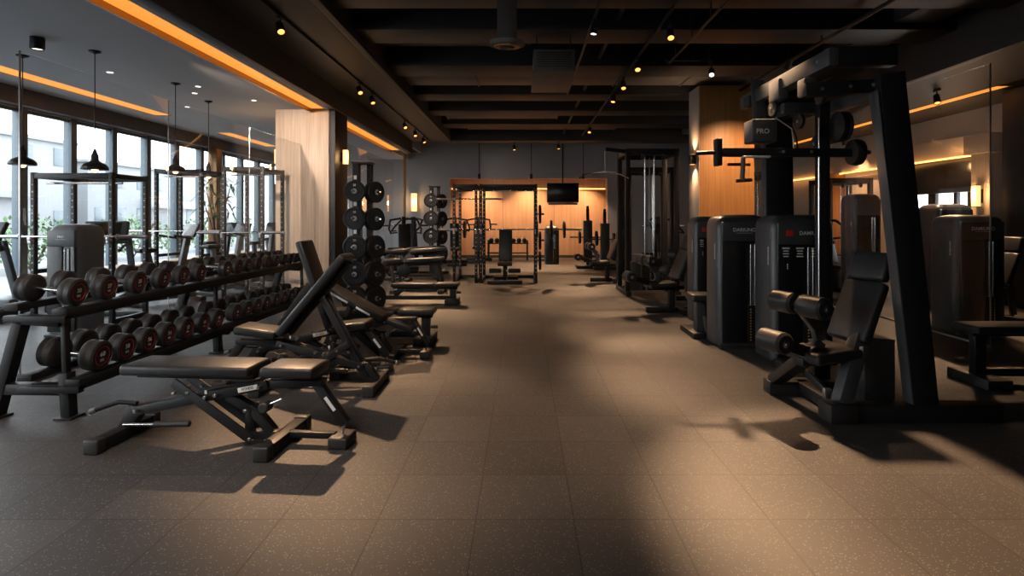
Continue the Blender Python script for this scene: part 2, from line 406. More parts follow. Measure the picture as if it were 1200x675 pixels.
part('box', 'diffuser', 'led_amber', r, (0, 0, 0), (AX1-AX0-.04, .04, .035), .002); part('box', 'backing', 'brass', r, (0, .035, 0), (AX1-AX0-.04, .03, .06), .002)

# ------------------------------------------------------------------ ceiling lamps
def track_spot(loc, target, label, ceiling_z, energy=0, size=70, blend=.7, group='black spotlights of the open ceiling', on=True):
    x, y, z = loc
    t = thing('track_spotlight', label, 'spotlight', (x, y, z), 0, group)
    d = (V(target)-V(loc)).normalized()
    part('lathe', 'lamp_body', 'black_metal', t, -d*.12, d, [(0, .035), (.01, .048), (.17, .052), (.18, .05), (.18, .044), (.165, .042)], 20)
    part('lathe', 'lens', 'lamp_warm' if on else 'downlight', t, d*.040, d, [(0, .042), (.006, .042)], 20)
    part('tube', 'stem', 'black_metal', t, -d*.05, (0, 0, ceiling_z-z), .012, 8)
    part('box', 'track_adapter', 'black_metal', t, (0, 0, ceiling_z-z-.02), (.04, .14, .04), .004)
    if energy:
        l = spot_light('spot_or_fill_lamp', tuple(V(loc)+d*.055), target, energy, size, blend); 
    return t
# rails
for x, y0, y1, z, lab in ((-3.12, 5.5, 18.8, 4.10, 'black lighting track under the soffit along the left bulkhead'), (1.9, 2.0, 18.0, 4.17, 'black lighting track over the right side of the aisle'), (.95, 2.0, 12.0, 4.17, 'black lighting track over the middle of the aisle')):
    r = thing('lighting_track', lab, 'track', (x, (y0+y1)/2, z))
    part('box', 'rail', 'black_metal', r, (0, 0, 0), (.035, y1-y0, .035), .004)
    part('box', 'feed_box', 'black_metal', r, (0, -(y1-y0)/2+.1, -.005), (.05, .2, .045), .004)
for i, (y, tgt, e, sz) in enumerate(((7.2, (-1.15, 4.5, 0), 1500, 38), (10.7, (-1.0, 7.6, 0), 1300, 42), (11.6, (-1.6, 9.5, 0), 0, 50), (14.8, (-1.1, 11.4, 0), 1600, 44), (16.2, (-2.3, 14, .5), 500, 50), (17.6, (-1.0, 15.5, 0), 900, 46))):
    track_spot((-3.12, y, 3.93), tgt, 'black spotlight on the left bulkhead track, %s from the near end' % ORD[i], 4.10, e, sz)
for i, (y, tgt, e, sz) in enumerate(((5.9, (2.05, 3.1, 0), 3200, 36), (7.66, (1.5, 4.6, 0), 350, 36), (9.3, (1.75, 5.9, 0), 1200, 32), (10.6, (1.7, 7.9, 0), 1100, 34), (11.8, (1.2, 10.2, 0), 1300, 42), (16.0, (1.0, 13.4, 0), 1500, 46))):
    track_spot((1.9+.12*(i == 1), y, 4.0), tgt, 'lit warm spotlight on the right aisle track, %s from the near end' % ORD[i], 4.17, e, sz)
track_spot((.95, 7.5, 4.02), (.4, 7.0, 0), 'unlit black spotlight over the middle of the aisle', 4.17, 0, on=False)
track_spot((.95, 4.3, 4.02), (3.4, 5.6, 0), 'unlit spotlight over the near aisle turned to the big cable rig', 4.17, 0, on=False)
struct('beam', MB().span((3.2, 9.6, 4.2), (3.3, 9.7, 5.0), .002), 'black_metal')
track_spot((3.25, 9.65, 4.0), (1.9, 5.5, 0), 'black spotlight hanging in front of the walnut pillar', 4.2, 0, 32, on=False)
track_spot((4.4, 9.3, 4.05), (4.15, 11.35, 1.9), 'added black spotlight washing the walnut pillar front', 4.9, 620, 66)  # extra lamp added to brighten the pillar front evenly
track_spot((7.1, 9.6, 3.52), (6.3, 7.8, 0), 'black spotlight over the machines past the glass panel', 3.72, 900, 70)
track_spot((7.6, 11.2, 3.52), (8.3, 12.2, 0), 'lit spotlight under the amber strip of the right ceiling', 3.72, 400, 70)
track_spot((8.6, 15.0, 3.52), (9.2, 15.1, 1.3), 'spotlight washing the cream right wall', 3.72, 260, 80)
for i, x in enumerate((-1.6, .3, 2.2)):
    track_spot((x, 20.45, 3.02), (x, BY+.5, 1.3), 'spotlight before the timber alcove, %s from the left' % ORD[i], 4.9, 420, 100)
for i, (x, y) in enumerate(((-.3, 19.2), (1.2, 18.9))):
    track_spot((x, y, 3.9), (x+.3, 17.8, 0), 'ceiling spotlight at the far end of the aisle, %s from the left' % ORD[i], 4.1, 1500, 60)
for i, (x, y, tx, ty, e) in enumerate(((-2.0, .2, -2.6, 5.0, 380), (-.2, -1.5, -.6, 6.0, 110), (-3.0, 2.2, -2.9, 3.6, 170))):  # unseen fill lamps added behind the camera to lift the foreground
    t = track_spot((x, y, 4.0), (tx, ty, .3), 'added fill spotlight behind the camera, %s' % ORD[i], 4.17)
    spot_light('spot_or_fill_lamp', (x, y+.06, 3.94), (tx, ty, .3), e, 90, .9, (1, .84, .72), .25)
# added pillar fill, then lounge spot and recessed downlights
spot_light('pillar_fill', (-4.75, 7.4, 3.6), (-4.45, 11.3, 2.0), 800, 60, .6, (1, .80, .64))  # added light without a fixture, brightens the oak pillar front
t = thing('ceiling_spotlight', 'black cylinder spotlight on the grey lounge ceiling', 'spotlight', (-5.9, 6.8, 3.7))
part('lathe', 'lamp_body', 'black_metal', t, (0, 0, 0), (0, 0, -1), [(0, .06), (.005, .075), (.14, .075), (.15, .07), (.15, .06), (.13, .058)], 24)
part('lathe', 'lens', 'downlight', t, (0, 0, -.132), (0, 0, -1), [(0, .057), (.006, .057)], 20)
for i, (x, y) in enumerate(((-6.2, 8.4), (-5.4, 9.3), (-5.75, 9.8), (-5.0, 10.4), (-6.6, 11.0))):
    t = thing('recessed_downlight', 'small round downlight in the grey lounge ceiling, %s from the camera end' % ORD[i], 'downlight', (x, y, 3.7), 0, 'downlights of the lounge ceiling')
    part('lathe', 'trim_ring', 'steel', t, (0, 0, .002), (0, 0, -1), [(0, .055), (.008, .055), (.01, .045)], 20)
    part('lathe', 'lens', 'downlight', t, (0, 0, -.009), (0, 0, -1), [(0, .042), (.003, .042)], 16)
def pendant(x, y, zb, label):
    t = thing('pendant_lamp', label, 'pendant lamp', (x, y, 3.7), 0, 'black pendant lamps over the lounge')
    d = zb-3.7
    part('lathe', 'canopy', 'black_metal', t, (0, 0, 0), (0, 0, -1), [(0, .07), (.015, .07), (.03, .03), (.04, .012)], 20)
    part('tube', 'cord', 'black_metal', t, (0, 0, -.03), (0, 0, d+.26), .006, 8)
    part('lathe', 'lamp_shade', 'black_metal', t, (0, 0, d), (0, 0, 1), [(0, .15), (.012, .155), (.04, .148), (.075, .12), (.10, .07), (.115, .045), (.19, .043), (.20, .036), (.27, .012)], 28)
    part('lathe', 'bulb', 'bulb', t, (0, 0, d-.035), (0, 0, 1), [(0, .01), (.01, .03), (.035, .042), (.05, .04)], 16)
pendant(-6.75, 7.55, 2.22, 'black dome pendant lamp over the treadmills, nearest the left photo edge')
pendant(-5.63, 7.36, 2.14, 'black dome pendant lamp over the near lounge rack crossbeam')
pendant(-5.65, 9.1, 2.26, 'black dome pendant lamp third from the camera end')
pendant(-5.9, 10.5, 2.28, 'black dome pendant lamp nearest the potted palm')
def sconce(loc, normal, label, s=1):
    n = V(normal); sd = V((-n.y, n.x, 0))
    t = thing('wall_sconce', label, 'wall lamp', loc, 0, 'glowing box sconces')
    mb = MB(); mb.M = Mx.Rotation(math.atan2(n.y, n.x), 4, 'Z')
    mb.box((.02, 0, 0), (.04, .08*s, .20*s), .003).build('back_plate', 'black_metal', t)
    mb = MB(); mb.M = Mx.Rotation(math.atan2(n.y, n.x), 4, 'Z')
    mb.box((.09, 0, 0), (.09, .09*s, .30*s), .006).build('lamp_shade', 'lantern', t)
    mb = MB(); mb.M = Mx.Rotation(math.atan2(n.y, n.x), 4, 'Z')
    mb.box((.09, 0, .155*s), (.10, .10*s, .015), .003).box((.09, 0, -.155*s), (.10, .10*s, .015), .003).build('cap', 'black_metal', t)
def glow(x, y, z, e):
    l = bpy.data.lights.new('sconce_or_header_glow', 'POINT'); l.energy = e; l.color = (1, .55, .22); l.shadow_soft_size = .08
    o = bpy.data.objects.new('sconce_or_header_glow', l); COL.objects.link(o); o.location = (x, y, z)
glow(8.36, 10.52, 1.95, 22); glow(-4.05, 20.65, 2.1, 14); glow(-3.58, 11.7, 2.78, 10); glow(-5.22, 11.6, 2.78, 10); glow(8.95, 11.6, 2.62, 14)  # last one is added glow under the right header, no sconce there
sconce((-3.80, 11.7, 2.78), (1, 0, 0), 'amber box sconce on the black side of the pale oak pillar')
sconce((-5.0, 11.6, 2.78), (-1, 0, 0), 'amber box sconce on the lounge side of the pale oak pillar')
sconce((-4.05, BY, 2.1), (0, -1, 0), 'tall glowing sconce on the grey back wall beside the far plate tree', 2.2)
sconce((8.6, 10.52, 1.92), (-1, 0, 0), 'glowing sconce on the side of the far right oak pillar', 1.3)
t = thing('wall_lamp', 'small black up and down lamp on the cream side of the walnut pillar', 'wall lamp', (3.565, 11.6, 2.72))
part('box', 'lamp_body', 'black_metal', t, (-.06, 0, 0), (.12, .12, .2), .006)
part('box', 'lens', 'lamp_warm', t, (-.06, 0, .102), (.08, .08, .006), .001); part('box', 'lens', 'lamp_warm', t, (-.06, 0, -.102), (.08, .08, .006), .001)
for sg in (1, -1): spot_light('sconce_or_header_glow', (3.45, 11.6, 2.72+.12*sg), (3.52, 11.6, 2.72+2*sg), 60, 110, .8)

# AC box, diffuser, pipes
t = thing('ac_unit', 'grey box air unit hanging over the aisle', 'air conditioner', (.45, 8.8, 3.64))
part('box', 'casing', 'duct_grey', t, (0, 0, .16), (.60, 1.4, .30), .01)
part('box', 'bottom_panel', 'duct_grey', t, (0, 0, .004), (.63, 1.44, .016), .004)
for sx in (-.25, .25):
    for sy in (-.53, .53): part('box', 'hanger_rod', 'black_metal', t, (sx, sy, .82), (.02, .02, 1.06), .002)
gm = MB()
for k in range(7): gm.box((0, -.704, .06+k*.033), (.5, .015, .012), .002)
gm.build('grille', 'black_metal', t)
t = thing('air_diffuser', 'oval air diffuser on a square drop duct over the aisle', 'air vent', (-.18, 6.35, 3.46))
def oval(mb, a, b, z0, z1, n=28):
    mb.rings([[(a*cos(2*pi*i/n), b*sin(2*pi*i/n), z0) for i in range(n)], [(a*cos(2*pi*i/n), b*sin(2*pi*i/n), z1) for i in range(n)]])
mb = MB(); oval(mb, .20, .14, 0, .05); mb.build('rim', 'duct_grey', t)
mb = MB(); oval(mb, .15, .10, -.02, 0); mb.build('ring', 'brass', t)
mb = MB(); oval(mb, .08, .05, -.035, -.02); mb.build('core', 'black_metal', t)
part('box', 'duct_neck', 'beam_black', t, (0, 0, .80), (.22, .2, 1.5), .004)
for i, (pts, r_) in enumerate((([(1.35, 1, 4.35), (1.35, 19, 4.35)], .035), ([(2.6, 2.0, 4.0), (2.6, 5.0, 4.0), (2.6, 5.1, 4.1), (2.6, 5.1, 4.9)], .02), ([(.1, 3, 4.6), (.1, 19, 4.6)], .05), ([(2.35, 5.8, 4.0), (2.35, 9.0, 4.0), (2.35, 9.2, 4.1), (2.9, 9.2, 4.1)], .018), ([(4.4, 2.0, 4.1), (4.4, 12.0, 4.1)], .03))):
    t = thing('ceiling_pipe', ['black pipe along the aisle ceiling', 'thin conduit over the near cable rig', 'wide black pipe over the middle of the aisle', 'thin bent conduit towards the walnut pillar', 'black pipe over the right machines'][i], 'pipe', pts[0])
    part('pipe', 'tube', 'black_metal', t, [V(p)-V(pts[0]) for p in pts], r_, 10)
    cl = MB()
    for k in range(4):
        p = V(pts[0])+(V(pts[1])-V(pts[0]))*(k+.5)/4-V(pts[0])
        cl.box((p.x, p.y, (5-pts[0][2])/2), (.015, .03, 5-pts[0][2]), .001)
    cl.build('hanger', 'black_metal', t)

# ------------------------------------------------------------------ outside
struct('ground_outside', MB().span((-70, -20, -.3), (WX-.2, 70, -.05), 0), 'concrete')
def facade(name, x, y0, y1, h, fl, label, dx=8):
    b = thing(name, label, 'building', (x, (y0+y1)/2, -.05)); L = y1-y0
    part('box', 'wall', 'facade', b, (-dx/2, 0, h/2), (dx, L, h), .02)
    wm = 0
    n = int(L/3)
    for f in range(fl):
        for k in range(n):
            if random.random() < .25: continue
            part('box', 'window', 'facade_glass', b, (.02, -L/2+(k+.5)*L/n, (f+.55)*h/fl), (.06, 1.3, 1.5), .01)
    part('box', 'roof', 'facade', b, (-dx/2, 0, h+.15), (dx+.6, L+.6, .3), .02)
    part('box', 'balcony', 'facade', b, (.4, 0, h*.45), (.9, L*.5, .9), .02)
facade('apartment_building', -40, 30, 50, 8.0, 3, 'pale apartment block outside the lounge windows, the near one')
facade('apartment_building', -42, 54, 84, 7.0, 2, 'long low pale building outside beyond the near block')
facade('apartment_building', -38, 6, 26, 6.5, 2, 'pale building outside at the left photo edge')
def clump(name, label, x, y, h, rr, n, mat, cat, z0=-.05, kind=None):
    o = thing(name, label, cat, (x, y, z0))
    mb = MB()
    for i in range(n):
        a, u = random.random()*2*pi, random.random()
        r = rr*math.sqrt(random.random()); p = V((r*cos(a), r*sin(a)*1.4, h*(.15+.8*u)*(1-.4*(r/rr)**2)))
        d = V((random.uniform(-1, 1), random.uniform(-1, 1), random.uniform(-.3, 1))).normalized(); s_, q, d = frame_from(d)
        l = random.uniform(.10, .2)*(1.6 if h > 2 else 1)
        mb._add([p, p+d*l*.5+s_*l*.3, p+d*l+q*.02, p+d*l*.5-s_*l*.3], [(0, 1, 2, 3)])
    mb.build('foliage', mat, o)
    mt = MB()
    for k in range(5):
        a = k*1.25; mt.pipe([(0, 0, 0), (rr*.3*cos(a), rr*.3*sin(a), h*.4), (rr*.6*cos(a), rr*.6*sin(a), h*.75)], .02, 6)
    mt.build('stem', 'bark', o)
for i, (x, y, h, rr) in enumerate(((-14.5, 12.0, 1.5, 1.2), (-14.5, 16.5, 1.7, 1.3), (-15.0, 21.5, 1.8, 1.4), (-15.5, 27.0, 1.6, 1.5), (-16, 33, 1.8, 1.7), (-16, 40, 2.0, 1.9))):
    clump('garden_shrub', 'leafy green shrub outside the lounge windows, %s from the camera end' % ORD[i if i < 4 else i], x, y, h, rr, 1300, 'hedge', 'shrub')

# ------------------------------------------------------------------ benches
def pad(mb, L, W, T, bev=.022): mb.box((0, 0, 0), (L, W, T), bev, 4)
def bench(name, label, loc, rz, back=0, seat=0, rear_x=-.74, h=.465, group='weight benches', stripe=False, plate=True, pw=.30):
    t = thing(name, label, 'bench', loc, rz, group)
    # feet
    for x, y0, y1, nm in ((rear_x, -.29, .27, 'rear_foot'), (.39, -.31, .29, 'front_foot')):
        f = part('span', nm, 'black_metal', t, (x-.045, y0+.03, .012), (x+.045, y1-.03, .085), .006)
        part('span', 'end_cap', 'rubber', f, (x-.052, y0, 0), (x+.052, y0+.07, .094), .012, 3); part('span', 'end_cap', 'rubber', f, (x-.052, y1-.07, 0), (x+.052, y1, .094), .012, 3)
    part('span', 'toe_rail', 'black_metal', t, (.42, -.025, .045), (.74, .025, .085), .004)
    part('span', 'toe_foot', 'rubber', t, (.72, -.09, 0), (.85, .09, .075), .012, 3)
    # folding frame
    rl = MB()
    for s in (-.055, .055):
        rl.bar((rear_x+.10, s, .20), (.30, s, .405), .012, .06, .003)
    rl.bar((rear_x+.10, 0, .20), (.12, 0, .362), .075, .035, .003)
    rl.build('frame_rail', 'black_metal', t)
    part('prism', 'rear_upright', 'black_metal', t, [(rear_x-.035, .08), (rear_x+.06, .08), (rear_x+.17, .225), (rear_x+.06, .235)], -.04, .04)
    br = MB()
    for s in (-.075, .075):
        br.bar((-.34, s, .41), (.20, s, .045), .014, .065, .003)
    br.build('cross_brace', 'black_metal', t)
    lk = MB()
    for s in (-.03, .03):
        lk.bar((.0, s, .31), (.16, s, .23), .012, .055, .003); lk.bar((.16, s, .24), (.31, s, .075), .012, .055, .003)
        lk.bar((.16, s, .25), (.15, s, .05), .012, .045, .003)
    lk.build('lift_link', 'black_metal', t)
    part('span', 'base_rail', 'black_metal', t, (.12, -.035, .03), (.37, .035, .085), .004)
    for x, z in ((-.34, .335), (-.24, .345), (-.05, .33), (.16, .235), (.19, .05), (.25, .39), (rear_x+.13, .21), (-.12, .315)):
        for s in (-1, 1): part('tube', 'bolt', 'steel', t, (x, s*.058, z), (x, s*.088, z), .012, 10)
    part('tube', 'pull_knob', 'rubber', t, (.29, -.10, .26), (.29, -.02, .26), .035, 16)
    part('tube', 'pull_pin', 'chrome', t, (.32, -.06, .28), (.40, -.06, .315), .006, 8)
    # handles
    hd = part('pipe', 'handle', 'black_metal', t, [(rear_x+.10, -.02, .245), (rear_x-.02, -.03, .255), (rear_x-.10, -.05, .23), (rear_x-.17, -.07, .205)], .016, 10)
    part('tube', 'end_cap', 'steel', hd, (rear_x-.155, -.065, .21), (rear_x-.195, -.077, .196), .020, 12)
    gp = part('tube', 'grip', 'rubber', t, (rear_x+.27, -.08, .13), (rear_x+.52, -.08, .14), .02, 14)
    part('tube', 'grip_rod', 'chrome', gp, (rear_x+.05, -.08, .122), (rear_x+.29, -.08, .131), .012, 10)
    # front leg with its hook
    fl = part('bar', 'front_leg', 'black_metal', t, (.60, 0, .425), (.81, 0, .145), .06, .06, .006)
    part('bar', 'leg_decal', 'white_print', fl, (.68, -.0305, .322), (.745, -.0305, .236), .002, .022, .0)
    part('pipe', 'leg_hook', 'chrome', fl, [(.80, 0, .155), (.80, 0, .12), (.785, 0, .075)], .008, 8)
    part('prism', 'leg_bracket', 'black_metal', t, [(.27, .37), (.66, .40), (.66, .435), (.27, .43)], -.05, .05)
    if plate:
        np_ = part('bar', 'name_plate', 'white_print', t, (.10, -.0628, .362), (.235, -.0628, .3915), .003, .032, .0005)
        text('FITNESS', .024, 'panel_black', np_, (.167, -.0648, .377), (1, 0, .218), (-.218, 0, 1), 'lettering')
        part('span', 'decal', 'white_print', t, (-.13, -.0645, .335), (-.115, -.0612, .36), .0)
    # back pad on its pivot
    pv = V((.25, 0, h))
    Mb = Mx.Translation(pv) @ Mx.Rotation(R(back), 4, 'Y')
    m = MB(); m.M = Mb @ Mx.Translation((-.475, 0, .035)); pad(m, .89, pw, .07); bp = m.build('back_pad', 'vinyl', t)
    m = MB(); m.M = Mb; m.box((-.47, 0, -.02), (.82, .07, .04), .004)
    for s in (-.09, .09): m.box((-.47, s, -.004), (.5, .02, .012), .002)
    m.build('back_frame', 'black_metal', t)
    if stripe:
        m = MB(); m.M = Mb; m.box((-.70, -pw/2-.002, .022), (.36, .006, .022), .001).box((-.30, -pw/2-.002, .022), (.2, .006, .022), .001); m.build('side_label', 'white_print', bp)
    if back > 8:
        top = Mb @ V((-.50, 0, -.03))
        m = MB()
        for s in (-.045, .045): m.bar((top.x, s, top.z), (rear_x+.08, s, .10), .014, .06, .003)
        m.build('back_strut', 'black_metal', t)
    m = MB(); m.M = Mx.Translation(pv+V((.03, 0, 0))) @ Mx.Rotation(R(-seat), 4, 'Y') @ Mx.Translation((.185, 0, .035)); pad(m, .36, pw-.02, .07); m.build('seat_pad', 'vinyl', t)
    return t
bench('adjustable_bench', 'black adjustable bench set flat, the largest, in front of the dumbbell rack', (-1.98, 3.77, 0), R(-4.5))
bench('adjustable_bench', 'black bench with steeply raised backrest, just behind the large flat bench', (-1.86, 4.95, 0), pi, back=50, seat=8, rear_x=-.56, h=.45)
bench('adjustable_bench', 'black bench with nearly upright backrest leaning to the rack, behind the raised bench', (-2.14, 5.50, 0), 0, back=71, seat=6, rear_x=-.56, h=.40)
bench('adjustable_bench', 'black bench sloping down to the aisle with white side labels', (-1.68, 6.06, 0), 0, back=24, seat=-16, rear_x=-.60, h=.38, stripe=True, plate=False).scale = (.8, 1, 1)

def flat_bench(name, label, loc, rz, L=1.2, h=.42, split=True, group='weight benches', w=.30):
    t = thing(name, label, 'bench', loc, rz, group)
    part('span', 'frame_rail', 'black_metal', t, (-L/2-.25, -.035, .07), (L/2-.1, .035, .14), .005)
    part('span', 'rear_foot', 'rubber', t, (-L/2-.30, -.22, 0), (-L/2-.21, .22, .10), .01)
    part('span', 'front_foot', 'rubber', t, (L/2-.24, -.24, 0), (L/2-.02, .24, .09), .01)
    part('span', 'front_leg', 'black_metal', t, (L/2-.17, -.04, .08), (L/2-.07, .04, h-.08), .005)
    part('bar', 'rear_leg', 'black_metal', t, (-L/2+.05, 0, .12), (-L/2+.22, 0, h-.09), .06, .06, .005)
    part('span', 'top_rail', 'black_metal', t, (-L/2+.1, -.05, h-.105), (L/2-.04, .05, h-.065), .004)
    if split:
        m = MB(); m.M = Mx.Translation((-L*.18, 0, h-.033)); pad(m, L*.62, w, .066); m.build('back_pad', 'vinyl', t)
        m = MB(); m.M = Mx.Translation((L*.32, 0, h-.030)); pad(m, L*.34, w+.02, .07); m.build('seat_pad', 'vinyl', t)
    else:
        m = MB(); m.M = Mx.Translation((0, 0, h-.033)); pad(m, L, w, .066); m.build('seat_pad', 'vinyl', t)
    k = MB(); k.tube((L/2-.05, -.06, .2), (L/2+.03, -.06, .2), .02, 12); k.build('pull_knob', 'rubber', t)
    return t
flat_bench('flat_bench', 'low black flat bench with a square end pad, beside the near plate tree', (-1.68, 6.78, 0), 0, 1.25, .41)
flat_bench('flat_bench', 'low black two-pad bench further up the aisle beyond the near plate tree', (-1.72, 9.9, 0), 0, 1.2, .36)
flat_bench('flat_bench', 'black flat bench at the right photo edge beside the glass panel', (4.72, 5.1, 0), pi, 1.4, .54, False, w=.32)

# ------------------------------------------------------------------ dumbbell rack and dumbbells
t = thing('dumbbell_rack', 'long black two-tier steel rack holding the dumbbells along the glass', 'rack', (-3.66, 6.45, 0))
def L_(x, y, z): return V((x+3.66, y-6.45, z))
for yy in (4.22, 6.28, 8.72):
    m = MB()
    m.bar(L_(-3.97, yy, .01), L_(-3.77, yy, .76), .09, .075, .005, up=(1, 0, 0))
    m.bar(L_(-3.79, yy, .745), L_(-3.47, yy, .72), .09, .07, .005)
    m.bar(L_(-3.455, yy, .735), L_(-3.44, yy, .30), .05, .035, .005, up=(1, 0, 0)); m.bar(L_(-3.44, yy, .34), L_(-3.42, yy, .01), .085, .07, .005, up=(1, 0, 0))
    m.bar(L_(-3.90, yy, .22), L_(-3.44, yy, .215), .08, .08, .005)
    lg = m.build('leg_frame', 'black_metal', t)
    for x in (-3.97, -3.42): part('box', 'foot_plate', 'black_metal', lg, L_(x, yy, .008), (.14, .14, .016), .004)
def shelf_z(x, up): return (.83 if up else .315)+(-3.45-x)*.10
for up in (True, False):
    x0, x1 = (-3.86, -3.40) if up else (-3.76, -3.30)
    m = MB()
    for xx in (x0+.05, x1-.05):
        z = shelf_z(xx, up)
        m.span(L_(xx-.055, 4.16, z-.055), L_(xx+.055, 8.80, z-.004), .004)
    for yy in (4.18, 6.28, 8.76): m.span(L_(x0, yy-.03, shelf_z(x1, up)-.10), L_(x1, yy+.03, shelf_z(x1, up)-.05), .003)
    sh = m.build('shelf', 'black_metal', t)
    m = MB(); m.span(L_(x1-.012, 4.16, shelf_z(x1, up)-.08), L_(x1, 8.80, shelf_z(x1, up)-.01), .003); m.build('lip', 'black_metal', sh)
def dumbbell(x_c, y, up, r, label, num, half):
    tilt = math.atan(.10); z = shelf_z(x_c, up)+r+.0005
    t = thing('dumbbell', label, 'dumbbell', (x_c, y, z), 0, 'round dumbbells on the rack')
    ax = V((cos(tilt), 0, -sin(tilt))); upv = V((sin(tilt), 0, cos(tilt)))
    th = r*1.12
    for s in (1, -1):
        o = ax*s*(half-th/2)
        part('lathe', 'head', 'rubber', t, o, ax*s, [(0, r*.55), (.004, r*.80), (r*.16, r*.985), (r*.2, r), (th*.5, r), (th*.54, r*.985), (th*.58, r), (th-r*.16, r), (th-.006, r*.90), (th-.004, r*.84), (th-.012, r*.80), (th-.012, .001)], 32)
    part('lathe', 'handle', 'chrome', t, -ax*(half-th/2+.002), ax, [(0, .017), ((half-th/2)*.5, .0165), (half-th/2, .019), ((half-th/2)*1.5, .0165), ((half-th/2)*2+.004, .017)], 14)
    fp = ax*(half+th/2-.0115)
    rg = MB(); n = 32; R1, R2 = r*.64, r*.60
    sd = V((0, 1, 0))
    vs = []
    for rr, off in ((R1, 0), (R1, .003), (R2, .003), (R2, 0)):
        vs.append([fp+ax*off+(sd*cos(2*pi*i/n)+upv*sin(2*pi*i/n))*rr for i in range(n)])
    allv = [v for k in vs for v in k]; fs = []
    for k in range(3):
        for i in range(n): j = (i+1) % n; fs.append((k*n+i, k*n+j, (k+1)*n+j, (k+1)*n+i))
    rg._add(allv, fs); rg.build('ring', 'red_print', t)
    text(num, r*.44, 'white_print', t, fp+ax*.002+upv*r*.12, sd, upv, 'weight_number')
    text('KG', r*.24, 'white_print', t, fp+ax*.002-upv*r*.27, sd, upv, 'unit_mark')
UP = [4.31, 4.63, 5.0, 5.35, 5.66, 5.97, 6.5, 6.76, 7.0, 7.28, 7.56, 7.82, 8.08, 8.30, 8.50, 8.69]
LO = [4.40, 4.68, 4.96, 5.24, 5.53, 5.82, 6.10, 6.50, 6.76, 7.01, 7.26, 7.55, 7.80, 8.05, 8.30, 8.54, 8.70]
LO[-1] = 8.73
for i, y in enumerate(UP):
    r = .104-.0022*i
    dumbbell(-3.63, y, True, r, 'round black dumbbell on the upper shelf of the rack, %s from the near end' % ORD[i], str([30, 27, 25, 24, 22, 20, 18, 16, 15, 14, 12, 10, 9, 8, 7, 6][i]), .165)
for i, y in enumerate(LO):
    r = .119-.0022*i
    if i == 16: r = .075
    dumbbell(-3.52, y, False, r, 'round black dumbbell on the lower shelf of the rack, %s from the near end' % ORD[i], str([60, 58, 56, 54, 52, 50, 48, 46, 44, 42, 40, 38, 36, 35, 34, 32, 31][i]), .160)

# ------------------------------------------------------------------ plates, trees, barbells
def plate_mesh(mb, c, ax, r, th, h=.021):
    mb.lathe(V(c)-V(ax)*th/2, ax, [(0, h), (0, r*.30), (th*.15, r*.34), (th*.18, r*.78), (0, r*.84), (0, r*.96), (th*.15, r), (th*.85, r), (th, r*.96), (th, r*.84), (th*.82, r*.78), (th*.85, r*.34), (th, r*.30), (th, h)], 28)
def plate(c, ax, r, th, label, group, mark=True, hole=.021):
    o = thing('weight_plate', label, 'weight plate', c, 0, group)
    mb = MB(); plate_mesh(mb, (0, 0, 0), ax, r, th, hole); mb.build('disc', 'plate_rubber', o)
    a = V(ax); 
    part('lathe', 'hub', 'steel', o, a*(th*.42), a, [(0, .04), (th*.12, .04), (th*.14, .028)], 16)
    if mark:
        s_, u, d = frame_from(a)
        text('20', r*.26, 'white_print', o, a*(th*.33)+u*r*.56, V((1, 0, 0)) if abs(a.y) > .5 else V((0, 1, 0)), (0, 0, 1), 'weight_number')
def plate_tree(x, y, h, levels, r, name, s=1):
    t = thing('plate_tree', 'tall black %s plate tree with two columns of weight plates' % name, 'plate rack', (x, y, 0))
    part('span', 'post', 'black_metal', t, (-.12*s, -.04, 0), (-.02*s, .06, h), .005)
    part('span', 'post', 'black_metal', t, (.06*s, .10, 0), (.14*s, .20, h-.02), .005)
    part('span', 'top_cap', 'black_metal', t, (-.14*s, -.05, h-.03), (.16*s, .21, h), .005)
    m = MB(); m.span((-.40*s, -.03, 0), (.40*s, .05, .07), .006).span((-.11*s, -.35, 0), (-.03*s, .4, .07), .006).span((.06*s, -.1, 0), (.14*s, .5, .06), .006); m.build('base_frame', 'black_metal', t)
    for k, z in enumerate(levels):
        rr = r*(1+.06*k)
        part('tube', 'peg', 'chrome', t, (-.07*s, -.02, z), (-.07*s, -.20, z), .022, 14)
        part('tube', 'peg', 'chrome', t, (.10*s, .12, z-.01), (.30*s, .00, z-.01), .022, 14)
        part('span', 'label_plate', 'white_print', t, (-.10*s, -.043, z+rr+.02), (-.055*s, -.039, z+rr+.08), .001)
        plate((x-.07*s, y-.085, z), (0, -1, 0), rr, .055, 'camera-facing weight plate on the %s plate tree, %s from the top' % (name, ORD[k]), 'plates on the %s plate tree' % name)
        a = V((.2, -.12, 0)).normalized()
        for q in range(2):
            c = V((x+.10*s, y+.12, z-.01))+a*(.07+.065*q)
            plate(tuple(c), tuple(a), rr*1.02, .055, '%s weight plate on the side pegs of the %s plate tree, %s from the top' % (('inner', 'outer')[q], name, ORD[k]), 'plates on the %s plate tree' % name, False)
plate_tree(-2.52, 8.7, 2.38, [1.92, 1.50, 1.06, .64, .26], .165, 'near')
plate_tree(-2.42, 15.2, 2.38, [1.98, 1.50, 1.02, .55], .19, 'far')

def barbell(c, L, label, plates=(), group='barbells', ax=(1, 0, 0)):
    t = thing('barbell', label, 'barbell', c, 0, group); a = V(ax)
    part('tube', 'shaft', 'chrome', t, -a*(L/2-.4), a*(L/2-.4), .014, 12)
    for s in (-1, 1):
        part('tube', 'sleeve', 'steel', t, a*s*(L/2-.42), a*s*(L/2), .025, 14)
        part('tube', 'collar', 'steel', t, a*s*(L/2-.43), a*s*(L/2-.40), .04, 14)
    for q, (off, r) in enumerate(plates):
        plate(tuple(V(c)+a*off), tuple(a*(1 if off > 0 else -1)), r, .05, 'black plate loaded on the %s, %s from the left' % (label.split(',')[0], ORD[q]), 'plates on barbells', False, .012)

